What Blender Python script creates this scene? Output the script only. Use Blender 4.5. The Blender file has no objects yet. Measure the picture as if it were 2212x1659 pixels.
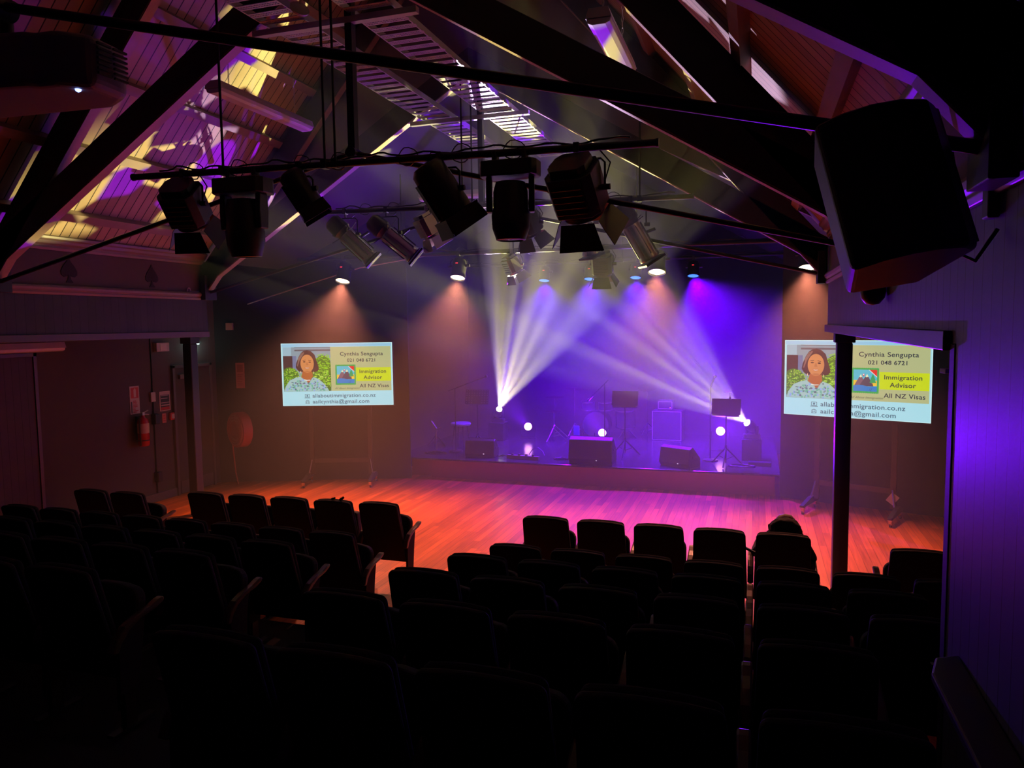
import bpy, bmesh, math, random
from mathutils import Vector, Matrix
random.seed(7)
S = bpy.context.scene
COL = S.collection
R = math.radians

# ------------------------------------------------------------------ camera, world, exposure
cam_d = bpy.data.cameras.new('camera'); cam = bpy.data.objects.new('camera', cam_d); COL.objects.link(cam)
cam_d.sensor_width = 36.0; cam_d.lens = 1609.0 / 2212.0 * 36.0
cam_d.clip_start = 0.05; cam_d.clip_end = 100
def camera_matrix():
    f = 1609.0
    y = Vector(((1634 - 1106) / f, -(693 - 829.5) / f, -1)).normalized()      # hall axis seen by the camera
    k = y.z / (y.x * .013 - y.y)
    z = -Vector((.013 * k, -k, -1)).normalized()                               # up
    x = y.cross(z)
    m = Matrix((x, y, z)).to_4x4()
    m.translation = Vector((0, 0, 2.7))
    return m
cam.matrix_world = camera_matrix()
S.camera = cam
W = bpy.data.worlds.new('world'); S.world = W; W.use_nodes = True
W.node_tree.nodes['Background'].inputs[0].default_value = (.02, .01, .05, 1)
W.node_tree.nodes['Background'].inputs[1].default_value = .02
S.view_settings.view_transform = 'Standard'; S.view_settings.look = 'None'
S.view_settings.gamma = 1; S.view_settings.use_curve_mapping = False
S.view_settings.exposure = 0.0
S.cycles.max_bounces = 6; S.cycles.diffuse_bounces = 3; S.cycles.glossy_bounces = 3
S.cycles.volume_bounces = 0; S.cycles.transmission_bounces = 2; S.cycles.transparent_max_bounces = 6
S.cycles.sample_clamp_indirect = 2.0
S.cycles.use_denoising = True

HAZE = .034
# energies of the lamps of the place (W)
E_WARM, E_BLUE, E_VIOLET, E_GOBO = 880, 2050, 420, 9500
C_WARM = (1, .28, .16); C_BLUE = (.125, .0, 1); C_VIOLET = (.16, .0, 1)

# ------------------------------------------------------------------ materials
MATS = {}
def mat(name, base=(.5, .5, .5), rough=.6, metal=0, emit=None, strength=1, noise=.12, nscale=6, bump=0, spec=.5):
    if name in MATS: return MATS[name]
    m = bpy.data.materials.new(name); m.use_nodes = True
    nt = m.node_tree; b = nt.nodes['Principled BSDF']
    b.inputs['Roughness'].default_value = rough; b.inputs['Metallic'].default_value = metal
    b.inputs['Specular IOR Level'].default_value = spec
    if emit:
        b.inputs['Base Color'].default_value = (*[c * .3 for c in base], 1)
        b.inputs['Emission Color'].default_value = (*emit, 1); b.inputs['Emission Strength'].default_value = strength
    elif noise:
        tc = nt.nodes.new('ShaderNodeTexCoord'); n = nt.nodes.new('ShaderNodeTexNoise')
        n.inputs['Scale'].default_value = nscale; n.inputs['Detail'].default_value = 4
        r = nt.nodes.new('ShaderNodeMapRange'); r.inputs[3].default_value = 1 - noise; r.inputs[4].default_value = 1 + noise
        mx = nt.nodes.new('ShaderNodeVectorMath'); mx.operation = 'SCALE'; mx.inputs[0].default_value = base
        nt.links.new(tc.outputs['Object'], n.inputs['Vector']); nt.links.new(n.outputs['Fac'], r.inputs[0])
        nt.links.new(r.outputs[0], mx.inputs['Scale']); nt.links.new(mx.outputs[0], b.inputs['Base Color'])
        if bump:
            bp = nt.nodes.new('ShaderNodeBump'); bp.inputs['Strength'].default_value = bump
            n2 = nt.nodes.new('ShaderNodeTexNoise'); n2.inputs['Scale'].default_value = 220
            nt.links.new(tc.outputs['Object'], n2.inputs['Vector']); nt.links.new(n2.outputs['Fac'], bp.inputs['Height'])
            nt.links.new(bp.outputs[0], b.inputs['Normal'])
    else:
        b.inputs['Base Color'].default_value = (*base, 1)
    MATS[name] = m; return m

def boards(name, base, pitch=.11, gap=.006, axis=1, rough=.55, dark=.12, var=.12, offset=0):
    """tongue and groove boards: thin dark joints at a fixed pitch along one axis"""
    m = bpy.data.materials.new(name); m.use_nodes = True; nt = m.node_tree; L = nt.links; N = nt.nodes
    b = N['Principled BSDF']; b.inputs['Roughness'].default_value = rough
    tc = N.new('ShaderNodeTexCoord'); sp = N.new('ShaderNodeSeparateXYZ'); L.new(tc.outputs['Object'], sp.inputs[0])
    def mth(op, a, c=None):
        n = N.new('ShaderNodeMath'); n.operation = op
        for i, v in enumerate((a, c)):
            if v is None: continue
            if isinstance(v, (int, float)): n.inputs[i].default_value = v
            else: L.new(v, n.inputs[i])
        return n.outputs[0]
    u = mth('DIVIDE', mth('ADD', sp.outputs[axis], 50 + offset), pitch)
    fr = mth('FRACT', u); idx = mth('FLOOR', u)
    groove = mth('LESS_THAN', fr, gap / pitch)
    wn = N.new('ShaderNodeTexWhiteNoise'); wn.noise_dimensions = '1D'; L.new(idx, wn.inputs['W'])
    ns = N.new('ShaderNodeTexNoise'); ns.inputs['Scale'].default_value = 5; L.new(tc.outputs['Object'], ns.inputs['Vector'])
    k = mth('ADD', mth('MULTIPLY', wn.outputs['Value'], 2 * var), mth('MULTIPLY', ns.outputs['Fac'], .3))
    k = mth('ADD', k, 1 - var - .15)
    k = mth('MULTIPLY', k, mth('SUBTRACT', 1, mth('MULTIPLY', groove, 1 - dark)))
    sc = N.new('ShaderNodeVectorMath'); sc.operation = 'SCALE'; sc.inputs[0].default_value = base
    L.new(k, sc.inputs['Scale']); L.new(sc.outputs[0], b.inputs['Base Color'])
    bp = N.new('ShaderNodeBump'); bp.inputs['Strength'].default_value = .6; bp.inputs['Distance'].default_value = .01
    L.new(mth('SUBTRACT', 1, groove), bp.inputs['Height']); L.new(bp.outputs[0], b.inputs['Normal'])
    return m

def floorboards(name, base, rough=.32, width=.085, length=1.6):
    """strip floor running along Y with staggered butt joints and board to board colour change"""
    m = bpy.data.materials.new(name); m.use_nodes = True; nt = m.node_tree; L = nt.links; N = nt.nodes
    b = N['Principled BSDF']
    tc = N.new('ShaderNodeTexCoord'); sp = N.new('ShaderNodeSeparateXYZ'); L.new(tc.outputs['Object'], sp.inputs[0])
    def mth(op, a, c=None):
        n = N.new('ShaderNodeMath'); n.operation = op
        for i, v in enumerate((a, c)):
            if v is None: continue
            if isinstance(v, (int, float)): n.inputs[i].default_value = v
            else: L.new(v, n.inputs[i])
        return n.outputs[0]
    u = mth('DIVIDE', mth('ADD', sp.outputs[0], 50), width); fx = mth('FRACT', u); ix = mth('FLOOR', u)
    w1 = N.new('ShaderNodeTexWhiteNoise'); w1.noise_dimensions = '1D'; L.new(ix, w1.inputs['W'])
    v = mth('ADD', mth('DIVIDE', mth('ADD', sp.outputs[1], 50), length), mth('MULTIPLY', w1.outputs['Value'], 7))
    fy = mth('FRACT', v); iy = mth('FLOOR', v)
    cb = N.new('ShaderNodeCombineXYZ'); L.new(ix, cb.inputs[0]); L.new(iy, cb.inputs[1])
    w2 = N.new('ShaderNodeTexWhiteNoise'); w2.noise_dimensions = '3D'; L.new(cb.outputs[0], w2.inputs['Vector'])
    g = mth('MAXIMUM', mth('LESS_THAN', fx, .04), mth('LESS_THAN', fy, .0025))
    mp = N.new('ShaderNodeMapping'); mp.inputs['Scale'].default_value = (30, 1.6, 30); L.new(tc.outputs['Object'], mp.inputs[0])
    ns = N.new('ShaderNodeTexNoise'); ns.inputs['Scale'].default_value = 1.4; ns.inputs['Detail'].default_value = 5
    L.new(mp.outputs[0], ns.inputs['Vector'])
    k = mth('ADD', mth('MULTIPLY', w2.outputs['Value'], .55), mth('MULTIPLY', ns.outputs['Fac'], .9))
    k = mth('ADD', k, .22); k = mth('MULTIPLY', k, mth('SUBTRACT', 1, mth('MULTIPLY', g, .6)))
    sc = N.new('ShaderNodeVectorMath'); sc.operation = 'SCALE'; sc.inputs[0].default_value = base
    L.new(k, sc.inputs['Scale']); L.new(sc.outputs[0], b.inputs['Base Color'])
    rr = mth('ADD', mth('MULTIPLY', ns.outputs['Fac'], .15), rough - .07); L.new(rr, b.inputs['Roughness'])
    return m

BLK = mat('black_powder_coat', (.018, .018, .02), .45, noise=.1)
BLK2 = mat('lamp_housing_black', (.035, .035, .038), .38, noise=.1)
SIL = mat('brushed_aluminium', (.5, .5, .5), .27, .9, noise=.08, nscale=20)
CHR = mat('chrome', (.7, .7, .72), .18, 1, noise=0)
STL = mat('zinc_steel', (.55, .55, .56), .4, .5, noise=.1)
BEAM_UNDER = mat('lit_timber_edge', (.48, .35, .29), .55, noise=.2, nscale=9)  # truss timber lightened: the light on its undersides is put into the colour
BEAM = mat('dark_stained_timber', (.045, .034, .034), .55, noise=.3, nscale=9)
PURL = mat('painted_purlin_timber', (.30, .22, .20), .6, noise=.15)
TRIMM = mat('painted_trim', (.13, .11, .125), .4, noise=.1)
BOARDS_ROOF = boards('roof_sarking_boards', (.44, .32, .22), .118, .012, 1, .6, .06)
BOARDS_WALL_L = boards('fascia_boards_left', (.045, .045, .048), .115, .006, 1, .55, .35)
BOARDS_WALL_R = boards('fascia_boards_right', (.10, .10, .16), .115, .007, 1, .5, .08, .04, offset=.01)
PLASTER_DK = mat('dark_painted_wall', (.085, .072, .07), .75, noise=.15, nscale=2)
PLASTER_BK = mat('black_drape', (.022, .02, .022), .9, noise=.3, nscale=3)
LINING = mat('grey_ceiling_lining', (.045, .04, .05), .7, noise=.1, nscale=1.5)
UPW = mat('upper_wall_paint', (.12, .085, .08), .7, noise=.1, nscale=2)
FLOORM = floorboards('rimu_floor', (.60, .15, .022), .36)
TIERM = mat('dark_tier_carpet', (.02, .018, .02), .95, noise=.2, nscale=30)
FAB = mat('black_seat_fabric', (.020, .019, .024), .85, noise=.15, nscale=40, bump=.15, spec=.25)
ARMW = mat('varnished_arm_timber', (.11, .07, .05), .3, noise=.25, nscale=14)
DKPL = mat('black_plastic', (.03, .03, .032), .4, noise=.05)
WPL = mat('off_white_plastic', (.55, .52, .52), .45, noise=.05)

# ------------------------------------------------------------------ mesh helpers
class MB:
    def __init__(s): s.v = []; s.f = []; s.m = Matrix.Identity(4)
    def add(s, vs, fs):
        o = len(s.v); s.v += [tuple(s.m @ Vector(p)) for p in vs]; s.f += [tuple(i + o for i in q) for q in fs]; return s
    def box(s, c, d, rot=None):
        x, y, z = [k / 2 for k in d]
        vs = [Vector((i * x, j * y, k * z)) for k in (-1, 1) for j in (-1, 1) for i in (-1, 1)]
        if rot is not None: vs = [rot @ p for p in vs]
        vs = [p + Vector(c) for p in vs]
        return s.add(vs, [(0, 2, 3, 1), (4, 5, 7, 6), (0, 1, 5, 4), (2, 6, 7, 3), (0, 4, 6, 2), (1, 3, 7, 5)])
    def span(s, lo, hi):
        return s.box([(a + b) / 2 for a, b in zip(lo, hi)], [abs(b - a) for a, b in zip(lo, hi)])
    def cyl(s, a, b, r, r2=None, n=16, cap=True):
        a = Vector(a); b = Vector(b); r2 = r if r2 is None else r2
        d = (b - a).normalized(); t = Vector((0, 0, 1)) if abs(d.z) < .9 else Vector((1, 0, 0))
        u = d.cross(t).normalized(); w = d.cross(u)
        vs = []
        for c, q in ((a, r), (b, r2)):
            vs += [c + (u * math.cos(2 * math.pi * i / n) + w * math.sin(2 * math.pi * i / n)) * q for i in range(n)]
        fs = [(i, (i + 1) % n, n + (i + 1) % n, n + i) for i in range(n)]
        if cap: fs += [tuple(range(n - 1, -1, -1)), tuple(range(n, 2 * n))]
        return s.add(vs, fs)
    def tube(s, pts, r, n=8):
        pts = [Vector(p) for p in pts]
        vs = []; fs = []; ref = None
        for k, p in enumerate(pts):
            d = (pts[min(k + 1, len(pts) - 1)] - pts[max(k - 1, 0)]).normalized()
            if ref is None: ref = d.cross(Vector((0, 0, 1)) if abs(d.z) < .9 else Vector((1, 0, 0))).normalized()
            u = (ref - d * ref.dot(d)).normalized(); ref = u; w = d.cross(u)
            vs += [p + (u * math.cos(2 * math.pi * i / n) + w * math.sin(2 * math.pi * i / n)) * r for i in range(n)]
        for k in range(len(pts) - 1):
            fs += [(k * n + i, k * n + (i + 1) % n, (k + 1) * n + (i + 1) % n, (k + 1) * n + i) for i in range(n)]
        fs += [tuple(range(n - 1, -1, -1)), tuple(range((len(pts) - 1) * n, len(pts) * n))]
        return s.add(vs, fs)
    def prism(s, poly, h, frame=None):
        """poly: 2-D outline in the frame's x,y; extruded along its z from 0 to h"""
        fr = frame or Matrix.Identity(4); n = len(poly)
        vs = [fr @ Vector((x, y, 0)) for x, y in poly] + [fr @ Vector((x, y, h)) for x, y in poly]
        fs = [tuple(range(n - 1, -1, -1)), tuple(range(n, 2 * n))] + [(i, (i + 1) % n, n + (i + 1) % n, n + i) for i in range(n)]
        return s.add(vs, fs)
    def lathe(s, prof, n=20, frame=None):
        """prof: (r, z) pairs round the frame's z axis"""
        fr = frame or Matrix.Identity(4); vs = []; fs = []
        for r, z in prof: vs += [fr @ Vector((r * math.cos(2 * math.pi * i / n), r * math.sin(2 * math.pi * i / n), z)) for i in range(n)]
        for k in range(len(prof) - 1):
            fs += [(k * n + i, k * n + (i + 1) % n, (k + 1) * n + (i + 1) % n, (k + 1) * n + i) for i in range(n)]
        if prof[0][0] > 1e-5: fs.append(tuple(range(n - 1, -1, -1)))
        if prof[-1][0] > 1e-5: fs.append(tuple(range((len(prof) - 1) * n, len(prof) * n)))
        return s.add(vs, fs)
    def quad(s, *p): return s.add(p, [tuple(range(len(p)))])
    def build(s, name, m, parent=None, bevel=0, smooth=False, seg=2):
        me = bpy.data.meshes.new(name); me.from_pydata(s.v, [], s.f); me.validate(); me.update()
        bm = bmesh.new(); bm.from_mesh(me); bmesh.ops.recalc_face_normals(bm, faces=bm.faces); bm.to_mesh(me); bm.free()
        o = bpy.data.objects.new(name, me); COL.objects.link(o); me.materials.append(m)
        if smooth:
            me.shade_smooth()
            try: me.set_sharp_from_angle(angle=R(40))
            except Exception: pass
        if bevel:
            b = o.modifiers.new('bevel', 'BEVEL'); b.width = bevel; b.segments = seg; b.limit_method = 'ANGLE'; b.angle_limit = R(35)
        if parent: o.parent = parent
        return o

def tag(o, label=None, cat=None, group=None, kind=None):
    if label: o['label'] = label
    if cat: o['category'] = cat
    if group: o['group'] = group
    if kind: o['kind'] = kind
    return o
def thing(name, label, cat, loc=(0, 0, 0), rz=0, group=None):
    o = bpy.data.objects.new(name, None); o.empty_display_size = .1; COL.objects.link(o)
    o.location = loc; o.rotation_euler = (0, 0, rz)
    return tag(o, label, cat, group)
def struct(name, mb, m, **k):
    return tag(mb.build(name, m, **k), kind='structure')
def copy_tree(o, parent=None):
    c = o.copy(); COL.objects.link(c); c.parent = parent
    for ch in [x for x in bpy.data.objects if x.parent == o]: copy_tree(ch, c)
    return c
def aim(direction):
    """rotation taking local -Z to the direction"""
    return Vector(direction).to_track_quat('-Z', 'Y').to_matrix().to_4x4()
def spot(name, parent, loc, target, energy, color, angle, blend=.5, radius=.04, gobo=None):
    """the lamp's own light, in world coordinates, parented to its lamp"""
    d = bpy.data.lights.new(name, 'SPOT'); d.energy = energy; d.color = color
    d.spot_size = R(angle); d.spot_blend = blend; d.shadow_soft_size = radius
    o = bpy.data.objects.new(name, d); COL.objects.link(o)
    m = aim(Vector(target) - Vector(loc)); m.translation = loc
    o.parent = parent
    if parent:
        bpy.context.view_layer.update(); o.matrix_parent_inverse = parent.matrix_world.inverted()
    o.matrix_world = m
    if gobo: gobo_nodes(d, gobo)
    return o
def gobo_nodes(d, kw):
    """a gobo wheel: the pattern sits on the direction of the ray leaving the lamp"""
    d.use_nodes = True; nt = d.node_tree; N = nt.nodes; L = nt.links
    em = N['Emission']; tc = N.new('ShaderNodeTexCoord')
    sp = N.new('ShaderNodeSeparateXYZ'); L.new(tc.outputs['Normal'], sp.inputs[0])
    def dv(a):
        n = N.new('ShaderNodeMath'); n.operation = 'DIVIDE'; L.new(a, n.inputs[0]); L.new(sp.outputs[2], n.inputs[1]); return n.outputs[0]
    cb = N.new('ShaderNodeCombineXYZ'); L.new(dv(sp.outputs[0]), cb.inputs[0]); L.new(dv(sp.outputs[1]), cb.inputs[1])
    mp = N.new('ShaderNodeMapping'); mp.inputs['Rotation'].default_value[2] = kw.get('rot', 0)
    mp.inputs['Scale'].default_value = kw['scale']; mp.inputs['Location'].default_value = kw.get('loc', (0, 0, 0))
    L.new(cb.outputs[0], mp.inputs[0])
    vo = N.new('ShaderNodeTexVoronoi'); vo.inputs['Scale'].default_value = 1; vo.inputs['Randomness'].default_value = .9
    vo.voronoi_dimensions = '2D'
    if kw.get('smooth'): vo.distance = 'CHEBYCHEV'
    L.new(mp.outputs[0], vo.inputs['Vector'])
    s2 = N.new('ShaderNodeSeparateColor'); L.new(vo.outputs['Color'], s2.inputs[0])
    cr = N.new('ShaderNodeValToRGB'); cr.color_ramp.interpolation = 'CONSTANT'
    e = cr.color_ramp.elements
    stops = kw['stops']
    e[0].position = stops[0][0]; e[0].color = (*stops[0][1], 1)
    e[1].position = stops[1][0]; e[1].color = (*stops[1][1], 1)
    for p, c in stops[2:]:
        q = e.new(p); q.color = (*c, 1)
    L.new(s2.outputs[0], cr.inputs[0]); L.new(cr.outputs[0], em.inputs['Color'])

# ------------------------------------------------------------------ the hall
XC, HW = -3.43, 4.17                      # hall axis and half width of the nave
XL, XR = XC - HW, XC + HW + .01           # -7.60 and 0.75
def z_chord(x): return 3.25 + .606 * (4.2 - abs(x - XC))
def z_raft(x): return 3.08 + 1.14 * (4.2 - abs(x - XC))
ROOF_OFF = .54
TR_Y = (2.63, 5.78, 8.93)

fl = MB().span((-9.6, -2.2, -.1), (3.2, 16.2, 0)); struct('floor', fl, FLOORM)
ti = MB()
for k, y in enumerate((5.27, 4.39, 3.51, 2.59, 1.69, .79, -.11)):
    ti.span((-8.88, -2.0, .18 * k), (XR if k > 0 else XR, y, .18 * (k + 1)))
struct('floor', ti, TIERM)
# outer walls
struct('wall_left', MB().span((-9.05, -2.0, 0), (-8.9, 10.68, 3.9)), PLASTER_DK)
struct('wall_right', MB().span((2.45, -2.0, 0), (2.6, 11.3, 3.9)), PLASTER_DK)
struct('wall_back', MB().span((-9.05, -2.15, 0), (2.6, -2.0, 8.7)), PLASTER_DK)
def wing(name, a, b, z1):
    a = Vector((*a, 0)); b = Vector((*b, 0)); n = Vector((-(b - a).y, (b - a).x, 0)).normalized() * .1
    m = MB(); m.prism([(p.x, p.y) for p in (a, b, b + n, a + n)], z1); struct(name, m, PLASTER_BK)
wing('wall_wing_left', (-8.9, 10.66), (-5.78, 11.82), 4.9)
wing('wall_wing_right', (.37, 11.95), (2.47, 11.27), 4.6)
struct('wall_front', MB().span((-7.6, 15.9, 0), (1.5, 16.05, 6.5)), PLASTER_BK)
struct('wall_stage_left', MB().span((-6.35, 11.7, 0), (-6.25, 15.9, 6)), PLASTER_BK)
struct('wall_stage_right', MB().span((.95, 11.85, 0), (1.05, 15.9, 6)), PLASTER_BK)
# nave walls: boarded fascia, plain band above it, open to the aisles below
def nave(side, x0, x1, bm, y0):
    nm = 'wall_fascia_' + side
    struct(nm, MB().span((x0, y0, 2.6), (x1, 8.97, 3.14)), bm)
    struct('wall_upper_' + side, MB().span((x0 - .0, y0, 3.14), (x1, 8.97, 3.78)), UPW)
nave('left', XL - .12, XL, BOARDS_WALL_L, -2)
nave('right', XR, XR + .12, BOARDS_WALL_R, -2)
def mould(name, side, prof, y0, y1, m=TRIMM):
    """moulding: profile (out from the wall, z) swept along Y"""
    x = XL if side < 0 else XR; mb = MB()
    fr = Matrix(((-side, 0, 0, x), (0, 0, 1, y0), (0, 1, 0, 0), (0, 0, 0, 1)))
    mb.prism(prof, y1 - y0, fr); struct(name, mb, m, bevel=.004)
PICT = [(0, 3.10), (.02, 3.10), (.035, 3.125), (.03, 3.14), (.05, 3.155), (.06, 3.18), (.05, 3.2), (.02, 3.21), (0, 3.215)]
CORN = [(0, 3.60), (.02, 3.60), (.035, 3.625), (.035, 3.65), (.07, 3.67), (.085, 3.70), (.11, 3.715), (.12, 3.745), (.09, 3.76), (0, 3.775)]
TMOULD = mat('moulding_paint', (.26, .2, .2), .38, noise=.1)
mould('trim_1', -1, PICT, -2, 8.97, TMOULD); mould('trim_2', 1, PICT, -2, 8.97, TMOULD)
mould('trim_3', -1, CORN, -2, 8.9, TMOULD); mould('trim_4', 1, CORN, -2, 8.9, TMOULD)
mould('trim_5', -1, [(0, 2.57), (.03, 2.57), (.03, 2.65), (0, 2.65)], -2, 8.97)
mould('trim_6', 1, [(-.12, 2.57), (.03, 2.57), (.03, 2.65), (-.12, 2.65)], 3.42, 8.97)
# right wall below the fascia near the camera, with its jamb
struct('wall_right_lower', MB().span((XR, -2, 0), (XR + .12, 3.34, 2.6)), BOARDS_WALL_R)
struct('trim_7', MB().span((XR - .005, 3.34, 0), (XR + .125, 3.42, 2.6)), mat('jamb_black', (.012, .012, .014), .6), bevel=.006)
struct('trim_8', MB().span((XR + .03, 3.42, 0), (XR + .12, 3.47, 2.53)), TRIMM, bevel=.004)
# aisle ceilings, and the higher flat strips beyond the nave walls
struct('ceiling', MB().span((-8.9, -2, 2.6), (XL - .12, 8.97, 2.66)), PLASTER_DK)
struct('ceiling', MB().span((XR + .12, -2, 2.6), (2.45, 8.97, 2.66)), PLASTER_DK)
struct('ceiling', MB().span((-9.05, 8.97, 3.9), (XL + .1, 12.2, 3.96)), PLASTER_DK)
struct('ceiling', MB().span((XR - .1, 8.97, 3.9), (2.6, 12.2, 3.96)), PLASTER_DK)
struct('wall_return_left', MB().span((-8.9, 8.9, 2.66), (XL - .12, 8.97, 3.9)), PLASTER_DK)
struct('wall_return_right', MB().span((XR + .12, 8.9, 2.66), (2.45, 8.97, 3.9)), PLASTER_DK)
# steep boarded roof over the nave
def slope_slab(side, y0, y1, f, off, t, xa, xb):
    m = MB()
    za, zb = f(xa) + off, f(xb) + off
    m.add([(xa, y0, za), (xb, y0, zb), (xb, y1, zb), (xa, y1, za), (xa, y0, za + t), (xb, y0, zb + t), (xb, y1, zb + t), (xa, y1, za + t)],
          [(0, 1, 2, 3), (7, 6, 5, 4), (0, 4, 5, 1), (1, 5, 6, 2), (2, 6, 7, 3), (3, 7, 4, 0)])
    return m
ceilL = struct('ceiling', slope_slab(-1, -2, 9.1, z_raft, ROOF_OFF, .05, XL - .12, XC), BOARDS_ROOF)
ceilR = struct('ceiling', slope_slab(1, -2, 9.1, z_raft, ROOF_OFF, .05, XC, XR + .12), BOARDS_ROOF)
for par, sgn in ((ceilL, -1), (ceilR, 1)):
    for dx in (3.84, 3.30, 2.77, 2.22, 1.66, 1.1, .5):
        x = XC + sgn * dx; z = z_raft(x) + ROOF_OFF - .045 / .66
        m = MB(); rot = Matrix.Rotation(sgn * math.atan(1.14), 3, 'Y')
        m.box((x, 3.5, z), (.10, 11, .09), rot); m.build('purlin', PURL, par)
# gable closing the boarded roof behind the last truss, then the lower plain ceiling
g = MB()
pts = [(XL - .1, 3.7), (XC, 5.95), (XR + .1, 3.7), (XR + .1, 4.2), (XC, 8.5), (XL - .1, 4.2)]
for a in ((0, 1, 4, 5), (1, 2, 3, 4)):
    q = [pts[i] for i in a]
    g.add([(x, 9.02, z) for x, z in q] + [(x, 9.1, z) for x, z in q], [(0, 1, 2, 3), (7, 6, 5, 4), (0, 4, 5, 1), (1, 5, 6, 2), (2, 6, 7, 3), (3, 7, 4, 0)])
struct('wall_gable', g, mat('gable_lining', (.24, .17, .19), .7, noise=.1, nscale=1.5))
struct('ceiling', slope_slab(-1, 9.1, 16, z_chord, .48, .05, XL - .12, XC), LINING)
struct('ceiling', slope_slab(1, 9.1, 16, z_chord, .48, .05, XC, XR + .12), LINING)

# doors of the left aisle
def door(name, y0, y1, ztop, leafm):
    r = tag(MB().span((-8.9, y0 + .05, .01), (-8.865, y1 - .05, ztop)).build(name, leafm, bevel=.003), kind='structure')
    fm = MB(); fm.span((-8.9, y0, 0), (-8.85, y0 + .05, ztop + .05)); fm.span((-8.9, y1 - .05, 0), (-8.85, y1, ztop + .05)); fm.span((-8.9, y0, ztop), (-8.85, y1, ztop + .05))
    fm.build('door_frame', TRIMM, r, bevel=.004)
    return r
DOORM = boards('boarded_door', (.07, .05, .055), .1, .006, 1, .6, .4)
door('door_1', 5.9, 7.25, 2.36, DOORM)
d2 = door('door_2', 9.6, 10.5, 2.06, PLASTER_DK)
MB().span((-8.865, 9.68, .02), (-8.855, 10.42, .22)).build('kick_plate', TRIMM, d2)
struct('baseboard_left', MB().span((-8.9, -2, 0), (-8.87, 9.6, .13)), TRIMM, bevel=.004)

# ------------------------------------------------------------------ roof trusses
def member(x0, x1, f, h, y, w=.12, n=1):
    """inclined timber in a plane of constant Y"""
    m = MB(); za, zb = f(x0), f(x1)
    m.add([(x0, y - w / 2, za), (x1, y - w / 2, zb), (x1, y + w / 2, zb), (x0, y + w / 2, za),
           (x0, y - w / 2, za + h), (x1, y - w / 2, zb + h), (x1, y + w / 2, zb + h), (x0, y + w / 2, za + h)],
          [(0, 1, 2, 3), (7, 6, 5, 4), (0, 4, 5, 1), (1, 5, 6, 2), (2, 6, 7, 3), (3, 7, 4, 0)])
    return m
TL = ['dark scissor truss nearest the camera, its thick rod crossing the whole picture top',
      'middle dark timber scissor truss, its tie rods meeting in front of the big black lamps',
      'farthest dark timber scissor truss, its lower edges lit violet, before the stage']
for k, y in enumerate(TR_Y):
    t = thing('roof_truss', TL[k], 'roof truss', (0, 0, 0), group='timber roof trusses')
    for sg, xe in ((-1, XL + .02), (1, XR - .02)):
        member(xe, XC, z_raft, .42, y).build('rafter', BEAM, t, bevel=.006)
        member(xe, XC + sg * .0, z_chord, .32, y).build('lower_chord', BEAM, t, bevel=.006)
        member(xe, XC, lambda x: z_raft(x) - .012, .014, y, .10).build('rafter_edge', BEAM_UNDER, t)  # thin strips added under rafter and chord, painted pale as lit edges
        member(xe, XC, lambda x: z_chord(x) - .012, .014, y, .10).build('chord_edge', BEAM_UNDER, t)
        MB().tube([(xe, y - .0, 3.19), (XC + .12 + sg * .03, y, 4.17)], .022, 10).build('tie_rod', BLK, t, smooth=True)
        MB().span((xe - .02 * sg, y - .12, 3.1), (xe - .10 * sg, y + .12, 3.45)).build('wall_shoe', BLK, t, bevel=.004)
    kr = MB(); kr.span((XC + .10, y - .035, 4.15), (XC + .165, y + .035, 5.95)); kr.build('king_post', BLK, t)
    MB().cyl((XC + .1325, y - .06, 4.17), (XC + .1325, y + .06, 4.17), .05).build('joint_plate', BLK, t, smooth=True)
    if k: MB().span((-4.24, y - .05, 5.24), (-2.66, y + .01, 5.29)).build('collar', STL, t)
# hanger rods for the bars
# ------------------------------------------------------------------ perforated trays under the ridge
def tray(x0, x1, y0, y1, z, label):
    t = thing('cable_tray', label, 'cable tray', (0, 0, 0), group='perforated trays under the ridge')
    r = MB(); r.span((x0, y0, z), (x0 + .012, y1, z + .06)); r.span((x1 - .012, y0, z), (x1, y1, z + .06)); r.build('side_rail', STL, t)
    s = MB(); y = y0 + .02; w = .085
    while y + w < y1:
        s.span((x0, y, z), (x1, y + .022, z + .006)); s.span((x0, y + w - .022, z), (x1, y + w, z + .006)); s.span((x0, y + .034, z), (x1, y + w - .034, z + .006))
        xx = x0
        while xx < x1:
            s.span((xx, y + .02, z + .001), (xx + .014, y + w - .02, z + .005)); xx += .026
        y += .158
    tag(s.build('slats', STL, t))
tray(-4.11, -3.70, 3.1, 11.6, 5.32, 'perforated metal tray under the ridge, the left one of the two side by side')
tray(-3.29, -2.87, 3.1, 11.6, 5.32, 'perforated metal tray under the ridge, the right one of the two, lit yellow')

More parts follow.
